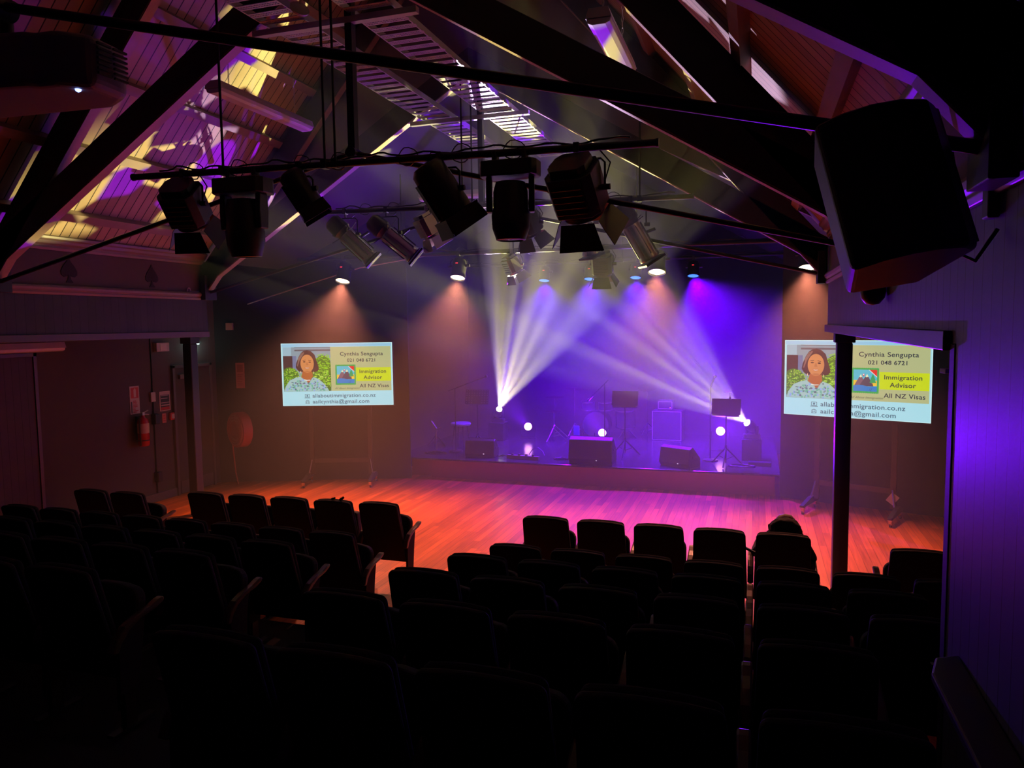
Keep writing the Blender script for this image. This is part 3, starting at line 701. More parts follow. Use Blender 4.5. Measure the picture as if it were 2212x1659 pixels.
# small things on the stage floor
t = thing('power_strip', 'low pale power strip with plugs lying at the stage edge', 'power strip', (-3.85, 12.3, SZ), R(-6))
MB().span((-.30, -.04, 0), (.30, .04, .065)).build('case', mat('dusty_plastic', (.22, .16, .14), .5), t, bevel=.006)
for k in range(4): MB().box((-.2 + k * .13, 0, .075), (.035, .05, .03)).build('plug', DKPL, t, bevel=.004)
MB().tube([(-.3, 0, .03), (-.4, .02, .05), (-.46, -.02, .02), (-.55, .05, .01), (-.42, .1, .01)], .008, 6).build('cable', DKPL, t, smooth=True)
tag(MB().tube([(-3.75, 12.32, SZ + .075), (-3.72, 12.42, SZ + .15), (-3.62, 12.45, SZ + .19), (-3.52, 12.4, SZ + .13), (-3.47, 12.33, SZ + .075)], .007, 6).build('cable', DKPL, smooth=True), 'black cable looping up from the power strip', 'cable')
for i, (x0, y0, lab) in enumerate(((-3.2, 12.45, 'coiled black cable lying left of the largest wedge monitor'), (-.2, 12.55, 'tangled black cables on the stage floor at the right music stand'), (-5.6, 12.5, 'black cable coiled at the left corner of the stage'))):
    m = MB(); m.tube([(x0 + (.12 + .02 * math.sin(k * 2.1)) * math.cos(k * .5) * (1.6 if i else 1), y0 + (.1 + .03 * math.cos(k * 1.3)) * math.sin(k * .5), SZ + .008 + .002 * (k % 5)) for k in range(34)], .007, 6)
    tag(m.build('cable', DKPL, smooth=True), lab, 'cable')
tag(MB().span((-.1, 12.62, SZ), (.26, 12.78, SZ + .06)).build('junction_box', DKPL, bevel=.008), 'flat black box on the stage floor before the right moving head lamp', 'box')
t = thing('stool', 'small round blue lit stool at the far left of the stage', 'stool', (-5.50, 13.5, SZ))
MB().lathe([(.0, .44), (.19, .44), (.2, .42), (.19, .39), (0, .39)], 22).build('seat', mat('stool_seat', (.3, .3, .45), .35), t, smooth=True)
for k in range(4): MB().tube([(.13 * math.cos(k * 1.57 + .7), .13 * math.sin(k * 1.57 + .7), .39), (.18 * math.cos(k * 1.57 + .7), .18 * math.sin(k * 1.57 + .7), .0)], .011, 6).build('leg', BLK, t)
t = thing('folded_stand', 'folded metal stand with bright joints at the far left of the stage', 'stand', (-5.95, 13.3, SZ))
MB().tube([(0, 0, .0), (.02, 0, .30), (-.08, .02, .46)], .018, 8).build('post', CHR, t, smooth=True)
MB().tube([(-.1, 0, .48), (.02, 0, .33), (.1, .03, .36)], .022, 8).build('joint', CHR, t, smooth=True)
tripod(t, .2, .2, 0, m=BLK)

# ------------------------------------------------------------------ televisions on rolling carts
def em(name, c, k=1.0): return mat(name, (.02, .02, .02), .3, emit=c, strength=k)
def lin(r, g, b): return tuple(((v / 255) / 12.92 if v < 10.3 else (((v / 255) + .055) / 1.055) ** 2.4) for v in (r, g, b))
TVW, TVH = 1.88, 1.06
def screen_picture(scr):
    """the slide on the screen, drawn as thin flat shapes on the panel; u, v are fractions from the top left"""
    lay = [0]
    def P(u, v): return ((u - .5) * TVW, (.5 - v) * TVH)
    def flat(name, poly, col, layer):
        m = MB(); y = -.0005 * layer
        m.add([(P(u, v)[0], y, P(u, v)[1]) for u, v in poly], [tuple(range(len(poly)))])
        return m.build(name, em('screen_%s' % name, lin(*col)), scr)
    def multi(name, polys, col, layer):
        m = MB(); y = -.0005 * layer
        for poly in polys: m.add([(P(u, v)[0], y, P(u, v)[1]) for u, v in poly], [tuple(range(len(poly)))])
        return m.build(name, em('screen_%s' % name, lin(*col)), scr)
    def many(*a): return tag(multi(*a), kind='stuff')
    def rect(u0, v0, u1, v1): return [(u0, v0), (u1, v0), (u1, v1), (u0, v1)]
    def ell(u, v, a, b, n=24, a0=0, a1=360): return [(u + a * math.cos(R(a0 + (a1 - a0) * i / n)), v + b * math.sin(R(a0 + (a1 - a0) * i / n))) for i in range(n)]
    flat('slide_background', rect(0, 0, 1, 1), (172, 228, 240), 1)
    multi('slide_border', [rect(0, 0, 1, .008), rect(0, .992, 1, 1), rect(0, 0, .006, 1), rect(.994, 0, 1, 1)], (205, 250, 255), 2)
    flat('slide_top_band', rect(.008, .012, .99, .055), (150, 205, 232), 2)
    flat('photo_background', rect(.015, .06, .443, .77), (128, 158, 170), 2)
    flat('photo_eave', rect(.015, .06, .09, .195), (150, 190, 205), 3)
    multi('photo_gutter', [rect(.12, .1, .443, .125), rect(.12, .06, .443, .07)], (85, 92, 100), 3)
    flat('photo_dark_window', rect(.015, .2, .1, .5), (45, 40, 48), 3)
    flat('photo_window_frame', rect(.1, .2, .135, .44), (95, 120, 160), 3)
    rnd = random.Random(4)
    def leaves(cu, cv, a, b, n, sz):
        ps = []
        for i in range(n):
            r = math.sqrt(rnd.random()); an = rnd.random() * 6.283; u, v = cu + a * r * math.cos(an), cv + b * r * math.sin(an); q = rnd.random() * 3.1
            if not (.02 < u < .437 and .08 < v < .765): continue
            ps.append([(u - sz * math.cos(q), v - sz * math.sin(q)), (u + sz * .35 * math.sin(q), v - sz * .35 * math.cos(q)), (u + sz * math.cos(q), v + sz * math.sin(q)), (u - sz * .35 * math.sin(q), v + sz * .35 * math.cos(q))])
        return ps
    def clip(p): return [(min(max(u, .015), .443), min(max(v, .06), .77)) for u, v in p]
    multi('photo_bush_dark', [clip(ell(.37, .52, .1, .33)), clip(ell(.07, .58, .09, .2))], (60, 118, 28), 4)
    many('photo_leaves', leaves(.38, .42, .1, .26, 240, .016) + leaves(.08, .54, .1, .15, 150, .011), (135, 205, 30), 5)
    many('photo_leaves_pale', leaves(.37, .6, .08, .2, 60, .014) + leaves(.08, .55, .08, .14, 40, .01), (190, 225, 110), 6)
    flat('photo_hair', [(.235, .11), (.27, .13), (.30, .18), (.318, .28), (.332, .36), (.338, .42), (.315, .455), (.29, .46), (.17, .46), (.145, .43), (.128, .38), (.135, .31), (.155, .22), (.18, .15), (.205, .12)], (62, 42, 42), 7)
    multi('photo_hair_light', [[(.2, .14), (.21, .15), (.165, .27), (.145, .37), (.14, .36), (.155, .25)], [(.185, .15), (.19, .155), (.15, .27), (.147, .25)]], (135, 105, 92), 8)
    flat('photo_neck', [(.19, .44), (.275, .45), (.28, .53), (.265, .57), (.235, .66), (.2, .57), (.175, .54)], (176, 100, 48), 8)
    flat('photo_face', ell(.232, .325, .06, .145, 30), (208, 138, 80), 9)
    flat('photo_face_shade', ell(.232, .448, .026, .012, 16), (190, 118, 66), 10)
    multi('photo_brows', [[(.192, .268), (.218, .262), (.218, .27), (.192, .276)], [(.243, .266), (.268, .274), (.268, .282), (.243, .274)]], (60, 38, 32), 11)
    multi('photo_eyes', [ell(.206, .295, .012, .009, 12), ell(.256, .301, .012, .009, 12)], (48, 28, 24), 11)
    flat('photo_nose', [(.228, .3), (.236, .3), (.244, .35), (.22, .35)], (190, 118, 66), 11)
    flat('photo_lips', [(.208, .38), (.23, .388), (.253, .382), (.245, .398), (.23, .405), (.215, .397)], (176, 80, 64), 11)
    flat('photo_teeth', [(.212, .385), (.231, .392), (.25, .387), (.243, .396), (.23, .4), (.219, .396)], (245, 235, 225), 12)
    multi('photo_earrings', [rect(.17, .44, .175, .47), rect(.286, .45, .29, .49)], (235, 225, 180), 12)
    flat('photo_blouse', [(.165, .53), (.19, .57), (.225, .605), (.24, .665), (.258, .6), (.282, .54), (.33, .57), (.375, .64), (.41, .72), (.425, .768), (.018, .768), (.03, .69), (.07, .59), (.12, .55)], (158, 200, 198), 9)
    fl = []; f2 = []
    for i in range(170):
        u, v = .04 + rnd.random() * .36, .57 + rnd.random() * .19
        if .19 < u < .28 and v < .63: continue
        if u > .3 and v < .58 + (u - .3) * 1.1: continue
        if u < .11 and v < .76 - (u - .02) * 2: continue
        (fl if i % 2 else f2).append(ell(u, v, .005 + rnd.random() * .006, .007 + rnd.random() * .01, 7))
    many('photo_blouse_green', fl, (95, 185, 160), 10); many('photo_blouse_dark', [[(a + .0, b) for a, b in p] for p in f2[::2]], (85, 110, 130), 11); many('photo_blouse_blue', f2[1::2], (140, 175, 235), 11)
    flat('photo_collar', [(.2, .575), (.225, .585), (.255, .583), (.255, .592), (.225, .596), (.2, .587)], (235, 245, 240), 12)
    flat('slide_panel', rect(.443, .06, .985, .765), (184, 190, 136), 3)
    flat('slide_yellow_box', rect(.67, .395, .985, .612), (205, 222, 28), 4)
    # stamp with scalloped border
    st_ = []; a0, b0, a1, b1 = .482, .345, .668, .672; nx, ny = 13, 13
    for i in range(nx * 2): st_.append((a0 + (a1 - a0) * i / (nx * 2), b0 + (.006 if i % 2 else 0)))
    for i in range(ny * 2): st_.append((a1 - (.0035 if i % 2 else 0), b0 + (b1 - b0) * i / (ny * 2)))
    for i in range(nx * 2): st_.append((a1 - (a1 - a0) * i / (nx * 2), b1 - (.006 if i % 2 else 0)))
    for i in range(ny * 2): st_.append((a0 + (.0035 if i % 2 else 0), b1 - (b1 - b0) * i / (ny * 2)))
    flat('stamp_border', st_, (44, 170, 80), 5)
    flat('stamp_sky', rect(.497, .37, .654, .645), (70, 190, 215), 6)
    flat('stamp_sand', rect(.497, .505, .654, .575), (245, 200, 60), 7)
    multi('stamp_sunburst', [[(.603, .37), (.654, .37), (.654, .455)]], (228, 48, 40), 8)
    multi('stamp_sun_edge', [[(.597, .37), (.603, .37), (.654, .455), (.654, .465)]], (240, 235, 235), 8)
    multi('stamp_mountain', [[(.502, .575), (.546, .43), (.585, .575)]], (128, 95, 110), 8)
    multi('stamp_mountain_dark', [[(.535, .58), (.588, .425), (.632, .58)]], (84, 72, 90), 9)
    multi('stamp_snow', [[(.546, .428), (.557, .468), (.55, .46), (.545, .472), (.54, .46), (.535, .468)], [(.588, .423), (.60, .465), (.593, .455), (.587, .47), (.581, .457), (.576, .465)]], (238, 240, 190), 10)
    multi('stamp_tree', [[(.627, .42), (.645, .5), (.609, .5)], [(.627, .45), (.65, .535), (.604, .535)]], (30, 160, 95), 10)
    flat('stamp_tree_trunk', rect(.6255, .53, .6285, .58), (80, 60, 40), 10)
    flat('stamp_sea', [(.497, .575), (.53, .565), (.56, .568), (.6, .585), (.654, .578), (.654, .645), (.497, .645)], (24, 128, 205), 11)
    multi('stamp_pin', [ell(.565, .432, .0075, .013, 14), [(.558, .437), (.572, .437), (.565, .462)]], (215, 60, 55), 11)
    flat('stamp_pin_dot', ell(.565, .431, .0045, .008, 12), (245, 245, 250), 12)
    multi('stamp_signature', [[(.61, .605), (.612, .6), (.604, .64), (.602, .64)], [(.622, .602), (.624, .6), (.612, .645), (.61, .64)]], (20, 50, 110), 12)
    NAVY = (30, 45, 62); TEAL = (38, 98, 122)
    multi('web_icon', [rect(.202, .815, .245, .822), rect(.202, .858, .245, .865), rect(.202, .815, .206, .865), rect(.241, .815, .245, .865), rect(.197, .87, .25, .878), ell(.2235, .84, .008, .014, 14)], (55, 110, 130), 4)
    multi('mail_icon', [[(.206, .925), (.2235, .905), (.241, .925), (.241, .93), (.2235, .911), (.206, .93)], rect(.206, .925, .209, .965), rect(.238, .925, .241, .965), rect(.206, .96, .241, .966), rect(.214, .92, .233, .924), rect(.214, .92, .216, .945), rect(.231, .92, .233, .945), [(.206, .963), (.2235, .94), (.241, .963), (.241, .957), (.2235, .934), (.206, .957)]], (40, 75, 95), 4)
    def text(name, s, u, v, size, col, align='CENTER', sx=1, shear=0, off=.0011, layer=6):
        c = bpy.data.curves.new(name, 'FONT'); c.body = s; c.size = size; c.align_x = align; c.align_y = 'CENTER'; c.shear = shear; c.offset = off; c.space_character = 1.06
        o = bpy.data.objects.new(name, c); COL.objects.link(o)
        bpy.context.view_layer.update()
        me = bpy.data.meshes.new_from_object(o.evaluated_get(bpy.context.evaluated_depsgraph_get()))
        bpy.data.objects.remove(o)
        q = bpy.data.objects.new(name, me); COL.objects.link(q); me.materials.clear(); me.materials.append(em('ink_%s' % str(col), lin(*col)))
        q.rotation_euler = (R(90), 0, 0); q.scale = (sx, 1, 1); x, z = P(u, v); q.location = (x, -.0005 * layer, z); q.parent = scr
    text('name_line', 'Cynthia Sengupta', .722, .178, .087, NAVY, sx=1.12)
    text('phone_line', '021 048 6721', .722, .28, .076, NAVY, sx=1.1)
    text('title_line', 'Immigration', .82, .46, .084, NAVY, sx=1.06)
    text('title_line', 'Advisor', .82, .556, .084, NAVY, sx=1.1)
    text('visa_line', 'All NZ Visas', .832, .69, .084, NAVY, sx=1.08)
    text('script_line', 'All About Immigration', .585, .725, .042, (30, 42, 42), sx=1.02, shear=.5, off=.0)
    text('web_line', 'allaboutimmigration.co.nz', .27, .842, .088, TEAL, 'LEFT', sx=1.1)
    text('mail_line', 'aailcynthia@gmail.com', .27, .937, .088, TEAL, 'LEFT', sx=1.12)

def television(loc, ang, label):
    t = thing('television', label, 'television', loc, R(ang), 'televisions on rolling carts')
    zc = 1.89
    MB().span((-TVW / 2 - .014, -.02, zc - TVH / 2 - .02), (TVW / 2 + .014, .035, zc + TVH / 2 + .014)).build('bezel', BLK, t, bevel=.004)
    MB().span((-.45, .035, zc - .35), (.45, .07, zc + .2)).build('back_cover', DKPL, t, bevel=.01)
    sc = MB().span((-TVW / 2, -.0205, -TVH / 2), (TVW / 2, -.019, TVH / 2)).build('screen', mat('panel_glass', (.01, .01, .012), .2), t)
    sc.location = (0, 0, zc); 
    h = bpy.data.objects.new('picture', None)
    return t, sc
def tv_cart(loc, ang, label, paper=False):
    t = thing('television_cart', label, 'cart', loc, R(ang), 'rolling television carts')
    for sx in (-1, 1):
        MB().span((sx * .50 - .035, .075, .16), (sx * .50 + .035, .125, 2.2)).build('upright', BLK2, t, bevel=.004)
        f = MB(); f.prism([(-.34, .10), (.28, .10), (.28, .13), (.16, .19), (-.0, .19), (-.34, .13)], .06, Matrix(((0, 0, 1, sx * .56 - .03), (1, 0, 0, 0), (0, 1, 0, 0), (0, 0, 0, 1)))); f.build('foot', BLK2, t, bevel=.006)
        b = MB(); b.tube([(sx * .5, .06, .42), (sx * .54, .0, .2)], .015, 6); b.build('brace', CHR, t)
        for y in (-.29, .23):
            c = MB(); c.box((sx * .56, y, .088), (.05, .06, .02)); c.prism([(-.02, .03), (.02, .03), (.035, .085), (-.03, .085)], .04, Matrix(((0, 0, 1, sx * .56 - .02), (1, 0, 0, y), (0, 1, 0, 0), (0, 0, 0, 1))))
            ca = c.build('castor', CHR, t, bevel=.002)
            MB().cyl((sx * .56 - .013, y + .012, .036), (sx * .56 + .013, y + .012, .036), .036, n=18).build('wheel', mat('grey_rubber', (.2, .19, .18), .6), ca, smooth=True)
    MB().span((-.50, .08, .36), (.50, .12, .43)).build('crossbar', BLK2, t, bevel=.004)
    MB().span((-.50, .085, 1.55), (.50, .115, 1.62)).build('crossbar', BLK2, t, bevel=.004)
    MB().span((-.50, .085, 2.05), (.50, .115, 2.12)).build('crossbar', BLK2, t, bevel=.004)
    if paper:
        p = MB(); p.box((.50, .06, .30), (.11, .004, .14), Matrix.Rotation(R(35), 3, 'Y')); p.build('tag', WPL, t)
    return t
tA, sA = television((-6.738, 11.056, 0), 17.8, 'large television left of the stage showing a portrait slide')
screen_picture(sA)
tv_cart((-6.738, 11.056, 0), 17.8, 'black rolling cart under the television left of the stage')
for o in list(sA.children): o.location.y -= .0212
tB = copy_tree(tA); tB['label'] = 'large television on the right, partly hidden by the black post'
tB.location = (1.275, 11.03, 0); tB.rotation_euler[2] = R(-21.7)
cB = tv_cart((1.275, 11.03, 0), -21.7, 'black rolling cart under the television behind the right post', True)

# ------------------------------------------------------------------ posts under the fascias
def post(x, y, label):
    t = thing('post', label, 'post', (x, y, 0), 0, 'dark posts under the wall beams')
    MB().span((-.07, -.07, 0), (.07, .07, 2.48)).build('shaft', mat('post_paint', (.02, .019, .023), .5), t, bevel=.012)
    MB().span((-.09, -.09, 2.48), (.09, .09, 2.57)).build('capital', mat('post_paint'), t, bevel=.006)
post(XR + .06, 7.85, 'dark square post on the right, standing in front of the television')
post(XL - .06, 8.66, 'dark square post on the left beyond the front row of seats')
t = thing('wall_ledge', 'narrow dark timber ledge fixed to the right wall near the camera', 'ledge', (0, 0, 0))
MB().prism([(XR - .13, -1.5), (XR - .13, 2.95), (XR - .09, 3.09), (XR, 3.14), (XR, -1.5)], .035, Matrix.Translation((0, 0, 1.385))).build('top', mat('ledge_timber', (.05, .03, .025), .4), t, bevel=.008)
for y in (.6, 2.0, 3.1): MB().prism([(0, 0), (0, -.12), (-.1, 0)], .025, Matrix(((1, 0, 0, XR), (0, 0, 1, y), (0, 1, 0, 1.385), (0, 0, 0, 1)))).build('bracket', BLK, t)

# ------------------------------------------------------------------ PA loudspeaker on the right wall
t = thing('wall_loudspeaker', 'very large black loudspeaker hanging from the right wall close to the camera', 'loudspeaker', (.375, 2.6, 3.085))
Hs = Matrix.Rotation(R(-13), 4, 'Y') @ Matrix.Rotation(R(-14), 4, 'X') @ Matrix.Rotation(R(16), 4, 'Z')
plan = [(-.195, -.09), (-.125, -.14), (-.045, -.165), (.045, -.165), (.125, -.14), (.175, -.09), (.115, .18), (-.115, .18)]
b = MB(); b.m = Hs; b.prism(plan, .48, Matrix.Translation((0, 0, -.25))); b.build('cabinet', BLK, t, bevel=.02, seg=3)
b = MB(); b.m = Hs; b.prism([(x * .96, y - .008) for x, y in plan[:6]] + [(.18, -.09), (-.18, -.09)], .44, Matrix.Translation((0, 0, -.23))); b.build('grille', DKPL, t, bevel=.004)
b = MB(); b.m = Hs
b.tube([(.0, .12, .22), (.0, .12, .27), (.12, .18, .27), (.345, .27, .03)], .016, 8); b.build('bracket', BLK, t, smooth=True)
b = MB(); b.span((.335, .22, -.06), (.372, .29, .07)); b.build('wall_plate', BLK, t, bevel=.006)
b = MB(); b.tube([(.13, .18, .2), (.22, .2, .16), (.25, .2, -.02), (.20, .18, -.15), (.30, .2, -.2), (.36, .2, -.1)], .007, 6); b.build('cable', DKPL, t, smooth=True)
t = thing('security_camera', 'small dark dome camera on the boarded wall below the big loudspeaker', 'camera', (XR, 5.05, 2.87))
MB().span((-.05, -.05, .03), (0, .05, .08)).build('mount', DKPL, t, bevel=.006)
MB().lathe([(0, -.085), (.04, -.075), (.068, -.04), (.075, 0), (.072, .03), (.03, .04)], 18, Matrix.Translation((-.075, 0, 0))).build('dome', DKPL, t, smooth=True)
t = thing('pipe_clamp', 'small bright bracket at the top corner of the right doorway', 'bracket', (XR + .0, 3.5, 2.47))
MB().prism([(0, 0), (.03, .03), (.03, .06), (-.01, .06)], .02).build('bracket_body', WPL, t, bevel=.003)

# ------------------------------------------------------------------ ceiling hung things
def fluoro(loc, L, label, axis='y'):
    t = thing('fluorescent_light', label, 'ceiling light', loc, 0 if axis == 'y' else R(90), 'fluorescent fittings under the roof')
    b = MB(); fr = Matrix(((1, 0, 0, 0), (0, 0, 1, -L / 2), (0, 1, 0, 0), (0, 0, 0, 1)))
    b.prism([(-.10, 0), (.10, 0), (.075, .075), (-.075, .075)], L, fr); b.build('body', WPL, t, bevel=.004)
    b = MB(); b.prism([(-.085, -.03), (-.05, -.045), (.05, -.045), (.085, -.03), (.095, 0), (-.095, 0)], L * .98, fr @ Matrix.Translation((0, 0, L * .01))); b.build('diffuser', mat('opal_diffuser', (.7, .68, .68), .35, noise=.05), t, bevel=.004)
    for y in (-L * .35, L * .35):
        c = MB()
        for k in range(9): c.tube([(0, y + .008 * math.cos(a) * (1 if k % 2 else 0), .08 + k * .05 + .03 * math.sin(a)) if k % 2 else (.008 * math.cos(a), y, .08 + k * .05 + .03 * math.sin(a)) for a in [j * 1.05 for j in range(7)]], .003, 4)
        c.build('chain', STL, t)
    return t
fluoro((-5.17, 7.15, 5.08), 1.65, 'long fluorescent fitting hanging on chains under the left roof slope')
fluoro((-1.15, 6.3, 4.97), 1.25, 'fluorescent fitting under the right roof slope, lit bright yellow')
fluoro((-8.55, 6.7, 2.47), 1.3, 'pinkish fluorescent fitting above the boarded door at the left edge')
fluoro((-4.3, 11.1, 4.72), 1.7, 'dim pink tube light across the ceiling beyond the trusses', 'x')
t = thing('projector', 'large pale ceiling projector in the top left corner with a blue indicator light', 'projector', (-3.35, 2.78, 3.93))
o = [(-.52, .14), (.34, .20), (.50, .12), (.52, -.10), (.40, -.20), (.30, -.205), (.26, -.235), (.05, -.27), (-.2, -.28), (-.5, -.22)]
b = MB(); b.prism(o, .24, Matrix.Translation((0, 0, -.15))); b.build('case', mat('projector_case', (.34, .3, .32), .45, noise=.05), t, bevel=.045, seg=4)
b = MB()
for k in range(7):
    for q in range(2): b.box((.528, -.04 + q * .09, -.08 + k * .022), (.012, .075, .009))
    b.box((.12, .182, -.08 + k * .022), (.42, .02, .009), Matrix.Rotation(R(4), 3, 'Z'))
b.build('vent', DKPL, t)
b = MB(); b.lathe([(0, -.012), (.011, -.006), (.014, .002)], 12, Matrix.Translation((.43, -.10, -.152))); b.build('indicator_light', mat('blue_led', emit=(.25, .35, 1), strength=4), t, smooth=True)
b = MB(); b.cyl((-.1, 0, .09), (-.1, 0, .32), .03); b.build('mount_pole', BLK, t, smooth=True)
b = MB(); b.lathe([(.07, .0), (.07, .05), (.05, .05)], 16, Matrix.Translation((-.25, -.27, -.03)) @ Matrix.Rotation(R(90), 4, 'X')); b.build('lens', mat('lens_glass'), t, smooth=True)
t = thing('smoke_detector', 'round pale disc hanging by the trays at the top of the picture', 'detector', (-3.60, 5.5, 5.30))
b = MB(); b.m = Matrix.Rotation(R(50), 4, 'Y') @ Matrix.Rotation(R(30), 4, 'X'); b.lathe([(0, -.03), (.05, -.028), (.075, -.01), (.08, .01), (.06, .025), (0, .03)], 22); b.build('disc', WPL, t, smooth=True)
MB().tube([(0, 0, .02), (.02, 0, .1)], .008, 6).build('stem', STL, t)

# ------------------------------------------------------------------ left wall details
def spade(y, label):
    o = []
    n = 26
    for i in range(n + 1):
        a = math.pi * i / n; o.append((.115 * math.cos(a) * (1 - .0), -.0 - .045 * math.sin(a) ** .7 if False else -.05 * math.sin(a)))
    pts = [(0, .17), (.03, .115), (.075, .065), (.108, .01), (.105, -.035), (.07, -.06), (.03, -.052), (.014, -.035), (.018, -.085), (.045, -.115), (.045, -.125)]
    poly = pts + [(-x, z) for x, z in reversed(pts[1:])]
    m = MB(); m.prism(poly, .012, Matrix(((0, 0, 1, XL - .004), (1, 0, 0, y), (0, 1, 0, 3.37), (0, 0, 0, 1))))
    tag(m.build('spade_vent', mat('vent_dark', (.03, .025, .028), .8)), label, 'vent', 'spade shaped vents in the upper left wall')
spade(6.7, 'spade shaped vent in the upper left wall, the left one of two')
spade(7.95, 'spade shaped vent in the upper left wall, the right one near the corner')
t = thing('hook', 'small pale ring hook at the end of the picture rail on the left', 'hook', (XL, 8.6, 3.24))
b = MB(); b.tube([(.02, .03 * math.cos(a), .045 * math.sin(a) - .02) for a in [k * .52 for k in range(13)]], .009, 6); b.build('ring', WPL, t, smooth=True)
MB().cyl((0, .03, -.02), (.02, .2, -.02), .005).build('shank', WPL, t)

def sign(name, label, cat, y0, y1, z0, z1, bgc, parts, x=-8.9, frame=None):
    t = thing(name, label, cat, (x, (y0 + y1) / 2, (z0 + z1) / 2))
    w, h = y1 - y0, z1 - z0
    MB().span((0, -w / 2, -h / 2), (.006, w / 2, h / 2)).build('board', mat('sign_' + '_'.join(str(int(c * 100)) for c in bgc), bgc, .5, noise=.03), t)
    for i, (nm, c, rects) in enumerate(parts):
        m = MB()
        for (a, b, c2, d) in rects: m.span((.006, w * (a - .5), h * (.5 - d)), (.0075 + .0006 * i, w * (c2 - .5), h * (.5 - b)))
        m.build(nm, mat('sign_' + '_'.join(str(int(q * 100)) for q in c), c, .5, noise=.03), t)
    return t
SRED = (.55, .03, .04); SWHT = (.62, .5, .46); SBLK = (.03, .03, .03)
rnd = random.Random(3)
txt = [(.30 + .02 * (k % 2), .52 + k * .05, .55 + rnd.random() * .33, .53 + k * .05 + .018) for k in range(9)]
sign('fire_sign', 'white and red fire extinguisher sign on the left wall above the extinguisher', 'sign', 8.76, 8.94, 1.42, 1.84, SWHT,
     [('red_panel', SRED, [(.12, .05, .9, .43)]), ('bottle_picture', SWHT, [(.4, .12, .66, .4), (.47, .08, .6, .12)]), ('small_print', SRED, txt), ('side_text', SBLK, [(.08, .55, .2, .97)])])
sign('notice_board', 'framed black and white notice on the left wall beside the exit door', 'sign', 9.34, 9.56, 1.40, 1.71, SWHT,
     [('black_panel', SBLK, [(.08, .18, .92, .96)]), ('white_lines', SWHT, [(.12, .2, .85, .23), (.12, .34, .75, .38), (.12, .56, .9, .6), (.12, .68, .9, .74)]), ('red_line', SRED, [(.1, .8, .9, .94)])])
sign('notice', 'small orange card on the left wall under the framed notice', 'sign', 9.38, 9.46, 1.21, 1.36, (.6, .22, .16), [('print', SRED, [(.2, .2, .8, .3), (.2, .45, .8, .55), (.2, .7, .8, .8)])])
t = thing('fire_alarm_point', 'small red fire alarm call point on the left wall beside the orange card', 'alarm', (-8.9, 9.58, 1.30))
MB().span((0, -.06, -.06), (.04, .06, .06)).build('case', mat('alarm_red', (.5, .03, .04), .4), t, bevel=.006)
MB().span((.04, -.035, -.035), (.044, .035, .035)).build('break_glass', WPL, t)
t = thing('fire_extinguisher', 'red fire extinguisher hanging on the left wall', 'fire extinguisher', (-8.78, 8.87, .93))
fr = Matrix.Translation((0, 0, 0))
MB().lathe([(.0, 0), (.07, .005), (.082, .03), (.082, .36), (.07, .41), (.03, .44), (.028, .47), (0, .47)], 22).build('cylinder', mat('extinguisher_red', (.5, .02, .03), .25, noise=.05), t, smooth=True)
MB().lathe([(.0835, .2), (.0835, .35)], 22).build('label_band', mat('ext_label', (.6, .45, .4), .5), t, smooth=True)
MB().lathe([(.0845, .085), (.0845, .1)], 22).build('strap', BLK, t, smooth=True)
b = MB(); b.box((0, 0, .49), (.04, .04, .05)); b.tube([(0, 0, .5), (.02, .09, .54)], .009, 6); b.tube([(0, 0, .49), (.02, .1, .47)], .009, 6); b.build('valve', STL, t)
MB().tube([(0, -.02, .49), (.03, -.09, .47), (.04, -.11, .3), (.04, -.1, .1), (.03, -.09, .02)], .011, 7).build('hose', BLK, t, smooth=True)
MB().span((-.115, -.03, .1), (-.07, .03, .45)).build('bracket', BLK, t)
t = thing('conduit', 'thin dark conduit running down the left wall past the white box', 'conduit', (-8.9, 9.2, 0))
MB().cyl((.015, 0, .06), (.015, 0, 2.6), .010, n=8).build('pipe', BLK, t, smooth=True)
for z, nm in ((.39, 'lower_socket'), (1.30, 'upper_socket')):
    MB().span((.0, -.045, z - .08), (.09, .045, z + .08)).build(nm, DKPL, t, bevel=.01)
tag(MB().span((-8.9, 9.14, 1.57), (-8.86, 9.23, 1.72)).build('switch_box', WPL, bevel=.006), 'small white box on the left wall between the two signs', 'box')
t = thing('exit_light', 'small white emergency light box high on the left wall', 'emergency light', (-8.9, 9.4, 2.41))
MB().span((0, -.13, -.07), (.07, .13, .07)).build('case', WPL, t, bevel=.006); MB().span((.07, -.06, -.055), (.075, .07, .055)).build('lens', mat('opal_diffuser'), t)
t = thing('door_closer', 'pale door closer box with arm above the exit door', 'door closer', (-8.865, 9.85, 1.92))
MB().span((0, -.13, -.035), (.05, .13, .035)).build('body', mat('closer_grey', (.2, .18, .18), .4), t, bevel=.004); MB().tube([(.03, .05, .04), (.12, .15, .09), (.03, .28, .11)], .008, 6).build('arm', STL, t)
t = thing('entry_lamp', 'small bright white lamp high behind the left post', 'lamp', (-8.86, 10.2, 2.47))
MB().box((0, 0, 0), (.06, .06, .04)).build('case', DKPL, t); MB().box((.03, -.03, -.03), (.03, .03, .02)).build('bulb', mat('cool_bulb', emit=(.7, 1, .95), strength=4), t)
ld = bpy.data.lights.new('cool_glow', 'POINT'); ld.energy = 1.2; ld.color = (.6, 1, .95); ld.shadow_soft_size = .02
lo = bpy.data.objects.new('cool_glow', ld); COL.objects.link(lo); lo.parent = t; lo.location = (.08, -.06, -.06)
